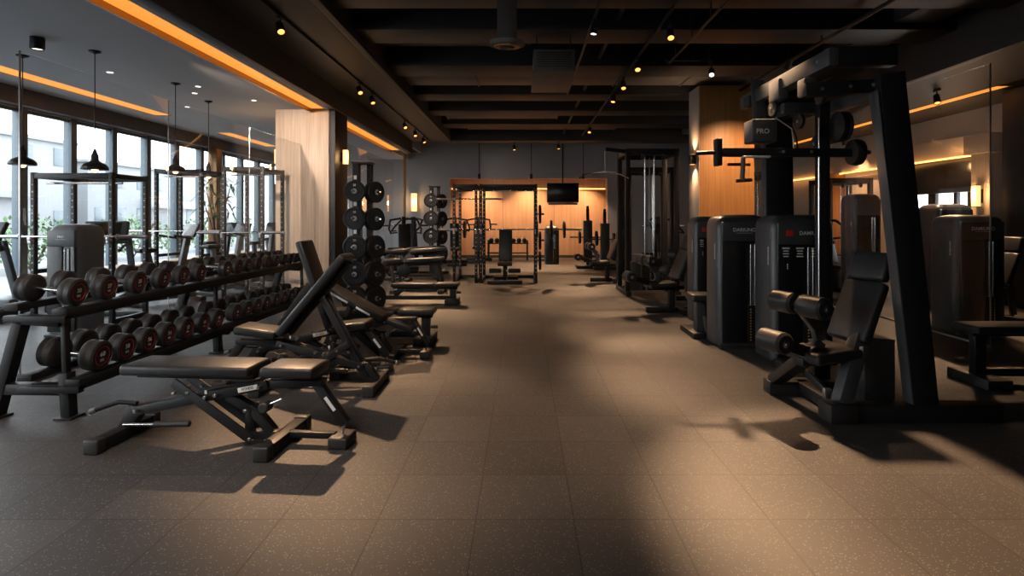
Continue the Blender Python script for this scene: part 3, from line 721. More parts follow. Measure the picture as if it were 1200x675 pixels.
def power_rack(x0, x1, y0, y1, h, label, group='power racks', holes=True, topbars=True):
    cx, cy_ = (x0+x1)/2, (y0+y1)/2
    t = thing('power_rack', label, 'power rack', (cx, cy_, 0), 0, group)
    hx, hy = (x1-x0)/2, (y1-y0)/2
    for sx in (-1, 1):
        for sy in (-1, 1):
            p = part('box', 'post', 'black_metal', t, (sx*hx, sy*hy, h/2), (.062, .062, h), .005)
            if holes:
                hr = part('box', 'hole_row', 'hole_strip', p, (0, 0, 0), (.034, .002, h-.3), .0)
                hr.location = (sx*hx, sy*hy-.032, h/2+.05)
        part('box', 'side_beam', 'black_metal', t, (sx*hx, 0, h-.05), (.06, 2*hy, .07), .005)
        part('box', 'base_rail', 'black_metal', t, (sx*hx, 0, .04), (.07, 2*hy, .07), .005)
        part('box', 'safety_arm', 'black_metal', t, (sx*hx, 0, .75), (.04, 2*hy, .06), .005)
        m = MB(); m.box((sx*hx, -hy-.05, 1.17), (.05, .07, .05), .005).box((sx*hx, -hy-.085, 1.215), (.05, .015, .06), .004); m.build('bar_hook', 'steel', t)
    part('box', 'top_beam', 'black_metal', t, (0, -hy, h-.05), (2*hx, .06, .08), .005)
    part('box', 'top_beam', 'black_metal', t, (0, hy, h-.05), (2*hx, .06, .08), .005)
    if topbars:
        part('tube', 'pull_up_bar', 'chrome', t, (-hx, -hy*.4, h-.14), (hx, -hy*.4, h-.14), .016, 12)
    part('box', 'rear_rail', 'black_metal', t, (0, hy, .04), (2*hx, .07, .07), .005)
    return t
power_rack(-6.9, -5.8, 7.9, 8.6, 2.15, 'near dark power rack in the lounge behind the glass')
power_rack(-5.45, -4.75, 10.2, 11.05, 2.45, 'far dark power rack in the lounge beside the pale oak pillar')
power_rack(-7.4, -6.5, 11.3, 12.1, 2.5, 'dark power rack in the lounge close to the windows')
barbell((-6.35, 7.82, 1.245), 2.2, 'bare chrome barbell on the near lounge rack')
barbell((-6.95, 11.22, 1.245), 2.0, 'bare chrome barbell on the window-side lounge rack')
barbell((-5.10, 10.12, 1.245), 1.6, 'bare chrome barbell on the pillar-side lounge rack')
# back of the hall: two racks joined side by side
power_rack(-1.60, -1.09, 13.0, 14.2, 2.30, 'narrow half rack standing before the timber alcove')
WR = power_rack(-.98, .30, 13.0, 14.1, 2.30, 'wide power rack with an upright bench inside, before the timber alcove')
barbell((-.30, 12.92, 1.245), 3.3, 'long loaded barbell before the alcove', ((-1.05, .2), (-.38+1.0, .2), (1.25, .2), (.95, .22)))
barbell((-1.25, 12.92, 1.95), 1.5, 'upper bare bar of the half rack')
for q, z in enumerate((1.6, .98, .5)): part('tube', 'storage_peg', 'chrome', WR, (.64, -.25, z), (.84, -.25, z), .024, 12)
for q, z in enumerate((1.6, .98, .5)):
    plate((.40, 13.3, z), (1, 0, 0), .22, .06, 'black plate stored on the right side of the wide rack, %s from the top' % ORD[q], 'plates stored on the wide rack', False)
def upright_bench(label, loc, rz, w=.42):
    t = thing('upright_bench', label, 'bench', loc, rz, 'weight benches')
    m = MB(); m.M = Mx.Translation((0, .14, .86)) @ Mx.Rotation(R(-12), 4, 'X'); m.box((0, 0, 0), (w*.75, .08, .75), .02, 4); m.build('back_pad', 'vinyl', t)
    m = MB(); m.M = Mx.Translation((0, -.15, .44)); m.box((0, 0, 0), (w*.8, .42, .08), .02, 4); m.build('seat_pad', 'vinyl', t)
    part('box', 'column', 'black_metal', t, (0, -.05, .22), (.10, .12, .38), .006)
    part('bar', 'back_strut', 'black_metal', t, (0, .22, 1.0), (0, .45, .06), .07, .06)
    part('box', 'base_rail', 'black_metal', t, (0, .1, .05), (.08, .9, .08), .006)
    part('box', 'front_foot', 'rubber', t, (0, -.4, .04), (.8, .1, .08), .01); part('box', 'rear_foot', 'rubber', t, (0, .52, .04), (.6, .1, .08), .01)
    for s in (-1, 1): part('tube', 'foot_roller', 'vinyl', t, (s*.08, -.38, .3), (s*.36, -.38, .3), .055, 14)
    part('bar', 'roller_post', 'black_metal', t, (0, -.36, .08), (0, -.38, .34), .06, .06); part('tube', 'roller_axle', 'steel', t, (-.1, -.38, .3), (.1, -.38, .3), .02, 10)
upright_bench('upright black bench standing inside the wide power rack', (-.42, 13.25, 0), 0)

# ------------------------------------------------------------------ selectorised machine towers
def rounded_ring(w, d, r, z, inset=0, n=6):
    pts = []; w2, d2 = w/2-inset, d/2-inset; r = max(.01, r-inset*.6)
    for sx, sy, a0 in ((1, 1, 0), (-1, 1, pi/2), (-1, -1, pi), (1, -1, 3*pi/2)):
        for i in range(n+1):
            a = a0+pi/2*i/n; pts.append((sx*(w2-r)+r*cos(a), sy*(d2-r)+r*sin(a), z))
    return pts
def tower(x, y, w, d, h, label, logo=None, placard=False, rz=0, mat='shroud', stack=True, group='weight machine towers'):
    t = thing('weight_machine', label, 'weight machine', (x, y, 0), rz, group)
    m = MB(); rg = [rounded_ring(w, d, .09, .03)]
    for z, ins in ((h-.14, 0), (h-.09, .008), (h-.05, .025), (h-.02, .06), (h-.004, .12), (h, .15)): rg.append(rounded_ring(w, d, .09, z, ins))
    m.rings(rg); m.build('shroud', mat, t)
    f = -d/2
    part('box', 'base', 'black_metal', t, (0, 0, .02), (w*.9, d*.95, .04), .004)
    # front panels stand proud of the shell and leave a slot for the stack
    pw_ = w*.84; s0, s1 = (.02, .17) if not placard else (-.02, .12)
    fp = part('span', 'front_panel', 'panel_black', t, (-pw_/2, f-.018, .06), (s0*w/.57, f+.03, h*.80), .006)
    part('span', 'front_panel', 'panel_black', t, (s1*w/.57, f-.018, .06), (pw_/2, f+.03, h*.80), .006)
    tp = part('span', 'top_panel', mat, t, (-pw_/2, f-.022, h*.80), (pw_/2, f+.03, h*.945), .012)
    part('span', 'slot', 'panel_black', t, (s0*w/.57, f-.002, .06), (s1*w/.57, f+.02, h*.80), .001)
    sc = (s0+s1)/2*w/.57
    if stack:
        for s in (-1, 1):
            part('tube', 'guide_rod', 'chrome', t, (sc+s*.025, f-.012, .08), (sc+s*.025, f-.012, h*.78), .008, 10)
        part('span', 'weight_stack', 'plate_rubber', t, (s0*w/.57+.006, f-.03, .07), (s1*w/.57-.006, f-.006, .50), .003)
        m = MB()
        for k in range(12):
            for s in (-1, 1): m.box((sc+s*.03, f-.031, .10+k*.032), (.012, .003, .012), .0005)
        m.build('stack_numbers', 'gold_print', t)
        part('tube', 'cable', 'steel', t, (sc, f-.014, .5), (sc, f-.014, h*.78), .004, 8)
    ty = f-.0225
    if placard:
        part('span', 'logo_badge', 'red_print', t, (-pw_*.36, ty-.002, h*.855), (-pw_*.22, ty, h*.895), .001)
        if logo: text(logo, .05*w/.6, 'white_print', t, (pw_*.12, ty-.001, h*.875), (1, 0, 0), (0, 0, 1))
        m = MB()
        for cx_ in (-.36, -.10, .17, .38):
            for k in range(4): m.box((pw_*cx_, f-.0195, h*.775-k*.028), (pw_*(.13 if k else .16)*(.7+.3*random.random()), .002, .010 if k else .016), .0003)
        for k in range(3): m.box((-pw_*.33, f-.0195, h*.64+k*.02), (.012, .002, .012), .0003)
        for k in range(3): m.box((pw_*.36, f-.0195, h*.50+k*.05), (.03, .002, .006), .0003); m.box((pw_*.36+.012, f-.0195, h*.515+k*.05), (.006, .002, .03), .0003)
        m.build('instruction_print', 'white_print', t)
    elif logo:
        text(logo, .055*w/.57, 'white_print', t, (0, ty-.001, h*.885), (1, 0, 0), (0, 0, 1))
        part('box', 'logo_line', 'white_print', t, (0, ty, h*.862), (w*.3, .002, .003), .0003)
    # maker's print up the side shell
    text(logo or 'PRO', .04, 'white_print', t, (-w/2-.0005, f+.10, h*.72), (0, 0, 1), (0, 1, 0), 'side_lettering')
    part('span', 'foot', 'rubber', t, (-w/2+.02, f-.05, 0), (w/2-.02, f+.05, .035), .006)
    return t
tower(2.72, 8.25, .52, .42, 1.53, 'charcoal weight machine tower with a red badge, behind a small stool seat', 'DARIUNO', True)
tower(2.55, 6.70, .60, .46, 1.545, 'charcoal weight machine tower with a white name and twin rods, before the walnut pillar', 'DARIUNO')
tower(2.90, 6.02, .66, .50, 1.54, 'charcoal weight machine tower with red badge and icon panel, behind the big rig', 'DAMIUNO', True)
tower(7.00, 9.3, .62, .5, 1.74, 'taller charcoal machine tower seen past the slanted rig post', 'DARIUNO')
tower(5.90, 7.45, .66, .5, 1.545, 'charcoal machine tower with a white name beyond the glass panel', 'DAMIUNO')
tower(6.2, 10.3, .5, .5, 1.95, 'dark machine tower with rounded shoulders deep behind the rig', None)
tower(-5.85, 8.25-.9, .42, .5, 1.43, 'pale grey machine tower standing among the lounge racks', 'PRO', mat='machine_grey')
tower(.95, 18.6, .48, .4, 1.25, 'small dark machine tower against the timber alcove under the television', 'FIT', group='weight machine towers')
# stool seat by the first tower
t = thing('stool_seat', 'small square padded seat on a grey column before the red-badged tower', 'seat', (2.26, 7.15, 0))
m = MB(); m.M = Mx.Translation((0, 0, .50)); m.box((0, 0, 0), (.28, .36, .09), .025, 4); m.build('seat_pad', 'vinyl', t)
part('box', 'column', 'graphite_metal', t, (0, .02, .24), (.12, .14, .44), .012)
part('box', 'base_rail', 'black_metal', t, (.04, .1, .035), (.36, .6, .07), .006)
part('bar', 'strut', 'steel', t, (.05, -.12, .07), (.03, .0, .32), .04, .04)

# ------------------------------------------------------------------ cable stations
def cable_tower(x, y, w, d, h, label, rz=0, bars=True):
    t = thing('cable_station', label, 'cable machine', (x, y, 0), rz, 'cable stations')
    for sx in (-1, 1):
        for sy in (-1, 1): part('box', 'post', 'black_metal', t, (sx*w/2, sy*d/2, h/2), (.09, .09, h), .006)
        part('box', 'base_rail', 'black_metal', t, (sx*w/2, 0, .05), (.10, d+.3, .09), .006)
        part('box', 'side_beam', 'black_metal', t, (sx*w/2, 0, h-.06), (.08, d, .1), .006)
    part('box', 'top_beam', 'black_metal', t, (0, -d/2, h-.06), (w, .08, .12), .006)
    part('box', 'top_beam', 'black_metal', t, (0, d/2, h-.06), (w, .08, .12), .006)
    part('box', 'base_rail', 'black_metal', t, (0, d/2, .05), (w, .1, .09), .006)
    for sx in (-.09, .09):
        part('tube', 'guide_rod', 'chrome', t, (sx, -d/4, .1), (sx, -d/4, h-.12), .014, 10)
    ws = MB()
    for k in range(14): ws.box((0, -d/4, .12+k*.042), (.32, .16, .038), .003)
    ws.build('weight_stack', 'plate_rubber', t)
    m = MB()
    for k in range(14): m.box((0, -d/4-.081, .12+k*.042), (.02, .003, .014), .0005)
    m.build('stack_numbers', 'gold_print', t)
    part('span', 'shroud', 'shroud', t, (-w/2+.06, -d/2+.02, .10), (-w/2+.26, -d/2+.12, .66), .02)
    part('tube', 'cable', 'steel', t, (0, -d/4, .7), (0, -d/4, h-.15), .005, 8)
    for sx in (-.2, .2):
        part('tube', 'pulley', 'rubber', t, (sx-.02, -d/2-.06, h-.16), (sx+.02, -d/2-.06, h-.16), .055, 18)
    if bars:
        a = part('bar', 'arm', 'black_metal', t, (-w/2, -d/2, h-.06), (-w/2-.45, -d/2-.1, h-.02), .07, .07)
        part('pipe', 'lat_bar', 'chrome', t, [(-w/2-.95, -d/2-.1, h-.58), (-w/2-.82, -d/2-.1, h-.50), (-w/2-.45, -d/2-.1, h-.46), (-w/2-.15, -d/2-.1, h-.50), (-w/2+.0, -d/2-.12, h-.58)], .016, 10)
        part('tube', 'bar_cable', 'steel', t, (-w/2-.45, -d/2-.1, h-.46), (-w/2-.45, -d/2-.1, h-.05), .008, 8)
    return t
cable_tower(2.50, 11.3, .95, .9, 2.85, 'tall black cable station with a lat bar, left of the walnut pillar')
cable_tower(3.0, 13.6, 1.0, .9, 2.7, 'black cable station behind the tall lat station', bars=False)
cable_tower(5.2, 12.4, .9, .8, 2.5, 'dark cable station beyond the walnut pillar seen through the rig')
cable_tower(7.3, 12.9, .9, .8, 2.4, 'dark cable station before the right wall windows', bars=False)
cable_tower(-5.6, 14.2, 1.0, .8, 2.35, 'dark cable station in the lounge behind the near plate tree', bars=False)
cable_tower(-5.2, 16.6, 1.0, .8, 2.3, 'dark cable station in the lounge behind the rear glass', bars=False)

def roller(mb_parent, a, b, r, name='roller'):
    o = part('tube', name, 'vinyl', mb_parent, a, b, r, 28, r*.22)
    a, b = V(a), V(b); d = (b-a).normalized()
    for p, s in ((b, 1), (a, -1)):
        part('lathe', 'end_bolt', 'steel', o, p-d*s*.004, d*s, [(0, .026), (.008, .026), (.011, .018), (.011, .014), (.02, .012)], 16)
    return o
def seat_set(root, ox, oy, ang, scale=1.0, lift=0):
    """seat, split backrest and leg rollers; u forward, v sideways"""
    d = V((cos(ang), sin(ang), 0)); vv = V((-sin(ang), cos(ang), 0))
    def P(u, v, w): return V((ox, oy, 0))+d*u*scale+vv*v*scale+V((0, 0, w*scale+lift))
    basis = Mx(((d.x, vv.x, 0, 0), (d.y, vv.y, 0, 0), (0, 0, 1, 0), (0, 0, 0, 1)))
    def padded(name, u, w, L, W, T, pitch):
        m = MB(); m.M = Mx.Translation(P(u, 0, w)) @ basis @ Mx.Rotation(R(pitch), 4, 'Y')
        m.box((0, 0, 0), (T*scale, W*scale, L*scale), .03*scale, 5); return m.build(name, 'vinyl', root)
    padded('back_pad', -.15, .765, .50, .37, .085, -24)
    padded('head_pad', -.29, 1.115, .235, .34, .085, -20)
    padded('seat_pad', .19, .455, .085, .36, .44, 3)
    m = MB(); m.bar(P(-.16, 0, .50), P(-.38, 0, 1.15), .08, .05); m.build('back_frame', 'black_metal', root)
    m = MB(); m.bar(P(-.2, 0, .40), P(.42, 0, .40), .08, .06); m.build('seat_rail', 'black_metal', root)
    ax = part('tube', 'roller_axle', 'steel', root, P(.42, -.26, .84), P(.42, .26, .84), .018, 10)
    roller(root, P(.42, -.26, .84), P(.42, -.03, .84), .085); roller(root, P(.42, .03, .84), P(.42, .26, .84), .085)
    m = MB(); pts = [P(.30, 0, .44), P(.22, 0, .55), P(.25, 0, .66), P(.36, 0, .78), P(.42, 0, .84)]
    for a, b in zip(pts, pts[1:]): m.bar(a, b, .05, .10, .008, up=tuple(d))
    m.build('roller_post', 'graphite_metal', root)
    roller(root, P(.74, -.02, .60), P(.74, .22, .60), .082)
    m = MB(); m.bar(P(.74, .0, .60), P(.34, 0, .47), .09, .085); m.build('leg_arm', 'black_metal', root)
    m = MB(); m.tube(P(.32, -.09, .45), P(.32, .09, .45), .075, 24); m.build('pivot', 'black_metal', root)
    m = MB(); m.tube(P(.32, -.1, .45), P(.32, .1, .45), .016, 12); m.build('pivot_bolt', 'steel', root)
    return P
# big foreground rig
t = thing('cable_rig', 'large black cable rig with slanted post, padded seat and leg rollers', 'weight machine', (2.6, 4.6, 0))
O = V((2.6, 4.6, 0))
def G(x, y, z): return V((x, y, z))-O
def rig(fn, name, mat, *a, **k): return part(fn, name, mat, t, *a, **k)
rig('bar', 'slanted_post', 'black_metal', G(2.985, 4.18, .06), G(2.72, 4.18, 2.58), .19, .10, .008, up=(0, 1, 0), w2=.20, h2=.11)
rig('bar', 'post_lit_face', 'graphite_metal', G(2.884, 4.18, .10), G(2.616, 4.18, 2.45), .012, .105, .003, up=(0, 1, 0))  # lighter strip paints the lit left face of the slanted post
ff = rig('span', 'foot_beam', 'black_metal', G(2.42, 4.09, .005), G(3.52, 4.24, .125), .006)
e = MB(); e.span(G(2.24, 4.07, 0), G(2.44, 4.26, .135), .01); e.build('end_block', 'rubber', ff)
rig('span', 'base_rail', 'black_metal', G(2.34, 4.2, .02), G(2.44, 4.85, .11), .006)
rig('span', 'base_rail', 'rubber', G(2.10, 4.76, .0), G(2.66, 4.90, .11), .008)
rig('span', 'base_rail', 'black_metal', G(2.50, 4.80, .02), G(2.60, 5.60, .10), .006)
P = seat_set(t, 2.52-O.x, 4.42-O.y, R(180+17))
sp_ = rig('bar', 'seat_post', 'graphite_metal', G(2.37, 4.17, .12), G(2.62, 4.36, .58), .11, .11, .006, up=(0, 1, 0))
m = MB(); m.box(G(2.575, 4.262, .49), (.028, .006, .07), .002); m.build('side_label', 'white_print', sp_)
rig('bar', 'front_strut', 'black_metal', G(2.16, 4.82, .10), P(.33, 0, .44), .10, .09, .006, up=(0, 1, 0))
rig('bar', 'pedal_arm', 'black_metal', G(2.22, 4.62, .34), G(2.34, 4.30, .16), .035, .05, .004)
rig('box', 'pedal', 'steel', G(2.33, 4.29, .15), (.06, .05, .10), .012)
rig('span', 'support_leg', 'black_metal', G(2.52, 4.84, .08), G(2.66, 4.94, .44), .006)
rig('prism', 'counter_box', 'shroud', [(G(2.66, 0, 0).x, .06), (G(2.90, 0, 0).x, .06), (G(2.90, 0, 0).x, .555), (G(2.66, 0, 0).x, .575)], G(0, 4.36, 0).y, G(0, 4.60, 0).y, .008)
rig('tube', 'box_knob', 'steel', G(2.78, 4.5, .565), G(2.78, 4.5, .60), .014, 10)
# overhead frame
oh = rig('bar', 'overhead_arm', 'graphite_metal', G(2.30, 4.14, 2.70), G(2.30, 5.85, 2.70), .07, .13, .005)
for y in (4.3, 5.0, 5.6): part('tube', 'bolt', 'steel', oh, G(2.262, y, 2.70), G(2.255, y, 2.70), .014, 10)
rig('bar', 'overhead_beam', 'black_metal', G(2.30, 4.20, 2.71), G(2.78, 4.20, 2.71), .10, .14, .005)
rig('bar', 'cross_beam', 'black_metal', G(2.12, 4.24, 2.47), G(2.72, 4.24, 2.50), .10, .10, .005)
rig('bar', 'cross_beam', 'graphite_metal', G(2.50, 5.40, 2.56), G(2.98, 5.40, 2.56), .08, .10, .005)
rig('bar', 'side_beam', 'graphite_metal', G(2.95, 5.45, 2.56), G(2.84, 4.26, 2.50), .08, .10, .005)
rig('bar', 'side_beam', 'black_metal', G(2.76, 4.2, 2.52), G(3.35, 5.9, 2.60), .08, .12, .005)
rig('bar', 'rear_post', 'black_metal', G(2.92, 6.36, .0), G(2.88, 6.36, 2.66), .30, .13, .006, up=(0, 1, 0))
rig('bar', 'post_lit_face', 'graphite_metal', G(2.767, 6.36, .0), G(2.727, 6.36, 2.45), .012, .12, .003, up=(0, 1, 0))  # lighter strip again, painting the rear post's lit left edge
rig('bar', 'middle_post', 'black_metal', G(2.70, 5.05, .4), G(2.70, 5.05, 2.55), .09, .10, .006, up=(0, 1, 0))
rig('tube', 'guide_rod', 'chrome', G(2.645, 5.0, .4), G(2.645, 5.0, 2.4), .011, 12)
rig('span', 'rear_bridge', 'black_metal', G(2.24, 5.55, 2.62), G(2.98, 5.69, 2.72), .006)
rig('span', 'rear_bridge', 'black_metal', G(2.80, 5.60, 2.60), G(2.94, 6.42, 2.71), .006)
rig('span', 'base_rail', 'black_metal', G(2.56, 5.52, .02), G(2.64, 5.60, .10), .006)
rig('bar', 'gusset', 'graphite_metal', G(2.30, 5.5, 2.86), G(2.30, 5.42, 2.30), .13, .018, .004, up=(0, 1, 0))
rig('box', 'pulley_block', 'graphite_metal', G(2.28, 5.0, 2.64), (.09, .2, .18), .01)
rig('box', 'pulley_block', 'graphite_metal', G(2.24, 4.42, 2.53), (.10, .12, .14), .012)
for y, z, x in ((5.1, 2.50, 2.28), (4.55, 2.50, 2.42), (5.3, 2.42, 2.62), (5.25, 2.20, 2.75)):
    pl = rig('tube', 'pulley', 'rubber', G(x-.02, y, z), G(x+.02, y, z), .075, 22)
    mm = MB(); mm.tube(G(x-.03, y, z), G(x+.03, y, z), .016, 12); mm.build('pulley_axle', 'steel', pl)
rig('lathe', 'cam_wheel', 'black_metal', G(2.72, 4.88, 2.30), (1, 0, 0), [(0, .10), (.01, .13), (.03, .13), (.04, .10), (.06, .10), (.07, .13), (.09, .13), (.10, .10)], 26)
rig('pipe', 'cable', 'steel', [G(2.30, 5.1, 2.42), G(2.40, 5.0, 2.30), G(2.42, 5.0, 2.12)], .006, 8)
rig('pipe', 'cable', 'rubber', [G(2.55, 5.3, 2.36), G(2.54, 5.2, 2.25), G(2.50, 5.1, 2.14), G(2.40, 5.05, 2.10)], .008, 8)
# press bar with its stop box and handle
pb = rig('bar', 'press_bar', 'black_metal', G(1.78, 5.0, 2.09), G(2.96, 5.0, 2.085), .07, .075, .006)
rig('box', 'bar_end_plate', 'black_metal', G(1.74, 5.0, 2.09), (.05, .10, .24), .006)
rig('tube', 'bar_end_pin', 'black_metal', G(1.55, 5.02, 2.085), G(1.76, 5.0, 2.09), .018, 10)
rig('lathe', 'bar_knob', 'rubber', G(2.92, 5.0, 2.09), (1, 0, 0), [(0, .05), (.01, .11), (.05, .12), (.09, .11), (.10, .05)], 24)
rig('tube', 'bar_end_rod', 'steel', G(3.02, 5.0, 2.09), G(3.10, 5.0, 2.09), .02, 12)
sb = rig('box', 'stop_box', 'graphite_metal', G(2.11, 4.98, 2.27), (.22, .20, .20), .014)
text('PRO', .06, 'white_print', sb, G(2.09, 4.8785, 2.26), (1, 0, 0), (0, 0, 1))
rig('box', 'rail_plate', 'white_print', G(2.06, 4.95, 2.045), (.24, .05, .018), .003)
rig('bar', 'handle_arm', 'black_metal', G(1.82, 4.98, 1.98), G(2.02, 4.98, 1.98), .025, .025, .003)
rig('tube', 'handle', 'steel', G(1.96, 4.98, 2.05), G(1.93, 4.93, 1.83), .02, 12)
rig('tube', 'handle_grip', 'rubber', G(1.88, 4.94, 1.83), G(2.02, 4.94, 1.84), .016, 12)
for x, y, z in ((2.45, 4.188, 2.49), (2.24, 4.188, 2.47), (2.62, 4.188, 2.50), (2.30, 4.948, 2.09), (2.55, 4.948, 2.09)): rig('tube', 'bolt', 'steel', G(x, y, z), G(x, y-.008, z), .014, 10)

# smaller seated machines of the same kind further back
def leg_station(x, y, ang, label):
    t = thing('leg_station', label, 'weight machine', (x, y, 0), 0, 'seated leg stations')
    seat_set(t, 0, 0, ang)
    part('box', 'base_rail', 'black_metal', t, (-.05, .05, .045), (.7, .1, .09), .006)
    part('box', 'base_rail', 'black_metal', t, (.15, .05, .04), (.1, .7, .08), .006)
    part('box', 'seat_post', 'black_metal', t, (0, .02, .23), (.1, .1, .34), .006)
    part('bar', 'back_strut', 'graphite_metal', t, (.28, 0, .09), (.22, .02, .7), .07, .07)
    return t
leg_station(2.36, 8.9, R(190), 'seated leg station with tilted pad and rollers, left of the red-badged tower')
leg_station(2.0, 13.3, R(185), 'seated station with tilted pad far up the aisle beside the tall cable station')
leg_station(3.2, 10.2, R(200), 'seated station half hidden behind the red-badged tower')
leg_station(6.9, 8.2, R(190), 'seated station beyond the glass panel at the right photo edge')

# ------------------------------------------------------------------ middle left: higher benches and small machines
def crunch_bench(x, y, rz, label, h=.62):
    t = thing('support_bench', label, 'bench', (x, y, 0), rz, 'weight benches')
    m = MB(); m.M = Mx.Translation((.1, 0, h)) @ Mx.Rotation(R(-4), 4, 'Y'); m.box((0, 0, 0), (.78, .34, .08), .025, 4); m.build('seat_pad', 'vinyl', t)
    m = MB(); m.M = Mx.Translation((-.55, 0, h-.02)); m.box((0, 0, 0), (.36, .30, .08), .025, 4); m.build('head_pad', 'vinyl', t)
    part('bar', 'top_rail', 'black_metal', t, (-.75, 0, h-.09), (.45, 0, h-.07), .07, .07)
    part('bar', 'front_leg', 'black_metal', t, (.3, 0, h-.1), (.42, 0, .05), .07, .07, up=(1, 0, 0)); part('bar', 'rear_leg', 'black_metal', t, (-.6, 0, h-.1), (-.5, 0, .05), .07, .07, up=(1, 0, 0))
    part('box', 'base_rail', 'black_metal', t, (0, 0, .05), (1.1, .08, .07), .005)
    part('box', 'front_foot', 'rubber', t, (.45, 0, .035), (.1, .6, .07), .008); part('box', 'rear_foot', 'rubber', t, (-.5, 0, .035), (.1, .6, .07), .008)
    part('tube', 'foot_roller', 'vinyl', t, (-.75, -.25, h-.15), (-.75, .25, h-.15), .06, 16)
    part('pipe', 'roller_arm', 'black_metal', t, [(-.45, 0, h-.25), (-.62, 0, h-.32), (-.75, 0, h-.15)], .025, 10)
    part('lathe', 'cam_plate', 'plate_rubber', t, (-.3, -.07, h-.22), (0, -1, 0), [(0, .12), (.01, .13), (.03, .13), (.04, .10)], 22)
crunch_bench(-2.1, 11.4, 0, 'high padded bench with rollers behind the low two-pad bench', .66)
crunch_bench(-2.2, 12.4, .0, 'high padded bench second behind the low two-pad bench', .80)
crunch_bench(-3.2, 13.4, .0, 'high padded bench beside the rear glass edge', .72)
crunch_bench(-2.7, 14.3, .1, 'high padded bench in front of the far plate tree', .74)
def seated_press(x, y, rz, label):
    t = thing('press_machine', label, 'weight machine', (x, y, 0), rz, 'plate loaded press machines')
    part('box', 'base_rail', 'black_metal', t, (0, 0, .05), (.1, 1.2, .09), .006); part('box', 'rear_foot', 'rubber', t, (0, .6, .05), (.9, .12, .1), .01); part('box', 'front_foot', 'rubber', t, (0, -.6, .05), (.6, .1, .1), .01)
    m = MB(); m.M = Mx.Translation((0, .1, .95)) @ Mx.Rotation(R(-14), 4, 'X'); m.box((0, 0, 0), (.34, .09, .8), .03, 4); m.build('back_pad', 'vinyl', t)
    m = MB(); m.M = Mx.Translation((0, -.18, .5)); m.box((0, 0, 0), (.34, .42, .09), .03, 4); m.build('seat_pad', 'vinyl', t)
    part('box', 'seat_post', 'black_metal', t, (0, -.12, .26), (.1, .12, .42), .006)
    part('bar', 'mast', 'black_metal', t, (0, .55, .08), (0, .30, 1.55), .11, .11, .006, up=(0, 1, 0))
    for s in (-1, 1):
        part('pipe', 'press_arm', 'black_metal', t, [(s*.08, .34, 1.5), (s*.38, .2, 1.45), (s*.44, -.15, 1.2), (s*.40, -.35, 1.1)], .03, 10)
        part('tube', 'grip', 'rubber', t, (s*.40, -.34, 1.10), (s*.22, -.38, 1.12), .02, 12)
        part('tube', 'plate_peg', 'chrome', t, (s*.42, .05, 1.3), (s*.66, .05, 1.3), .022, 12)
seated_press(-3.3, 15.6, .3, 'plate loaded press machine beside the brass post near the back wall')
seated_press(-3.6, 17.6, -.3, 'plate loaded press machine below the tall back wall sconce')
seated_press(-2.2, 18.2, .2, 'plate loaded press machine at the left end of the timber alcove')
seated_press(-1.55, 19.3, 0, 'plate loaded press machine seen through the half rack')
seated_press(3.9, 15.5, .3, 'plate loaded press machine behind the tall cable station')
seated_press(6.4, 11.6, .4, 'plate loaded press machine beyond the glass panel, behind the towers')
seated_press(7.9, 10.9, -.3, 'plate loaded press machine below the window band of the right wall')
seated_press(4.6, 9.4, .3, 'plate loaded press machine just behind the glass panel edge')
# upright bar racks right of the television
def plate_column(x, y, label, h=1.75):
    t = thing('bar_column', label, 'weight machine', (x, y, 0), 0, 'bar columns under the television')
    part('box', 'post', 'black_metal', t, (0, 0, h/2), (.09, .09, h), .005)
    part('box', 'sleeve', 'graphite_metal', t, (0, -.03, h*.45), (.26, .2, h*.7), .02)
    part('box', 'base_frame', 'rubber', t, (0, 0, .05), (.7, .6, .1), .01)
    part('tube', 'cross_bar', 'chrome', t, (-.55, -.1, h*.52), (.55, -.1, h*.52), .02, 12)
    for s in (-1, 1): part('lathe', 'bumper', 'plate_rubber', t, (s*.22, -.1, h*.52), (s, 0, 0), [(0, .03), (0, .19), (.06, .19), (.06, .03)], 22)
    part('tube', 'top_knob', 'rubber', t, (0, 0, h), (0, 0, h+.08), .04, 12)
plate_column(1.95, 16.9, 'black bar column with plates at the right of the alcove, the left one', 1.80)
plate_column(2.42, 16.6, 'black bar column with plates at the right of the alcove, the right one', 1.70)
# storage rack of small dumbbells seen inside the power rack
t = thing('storage_rack', 'low black storage rack against the alcove wall behind the wide rack', 'rack', (-.55, 20.3, 0))
for z in (.25, .6): part('box', 'shelf', 'black_metal', t, (0, 0, z), (1.5, .35, .04), .004)
for x in (-.7, .7): part('box', 'upright', 'black_metal', t, (x, 0, .36), (.06, .3, .72), .004)
for k in range(7):
    o = thing('kettlebell', 'black kettlebell on the upper shelf of the low storage rack, %s from the left' % ORD[k], 'kettlebell', (-1.15+.2*k, 20.3, .62), 0, 'kettlebells on the low storage rack')
    part('lathe', 'body', 'plate_rubber', o, (0, 0, 0), (0, 0, 1), [(0, .05), (.03, .08), (.08, .092), (.13, .075), (.16, .04)], 18)
    part('pipe', 'handle', 'steel', o, [(-.05, 0, .14), (-.06, 0, .20), (-.03, 0, .24), (.03, 0, .24), (.06, 0, .20), (.05, 0, .14)], .014, 8)
# television
t = thing('television', 'black flat television hanging before the timber alcove', 'television', (1.38, 19.4, 2.40))
part('box', 'screen', 'screen', t, (0, 0, 0), (1.08, .05, .64), .008)
part('box', 'bezel', 'panel_black', t, (0, .02, -.01), (1.11, .04, .68), .006)
part('box', 'wall_bracket', 'black_metal', t, (0, .08, .1), (.3, .1, .3), .006)
part('tube', 'ceiling_pole', 'black_metal', t, (0, .08, .15), (0, .08, 2.6), .025, 12)
part('box', 'sound_bar', 'graphite_metal', t, (0, 0, -.39), (1.0, .07, .07), .01)

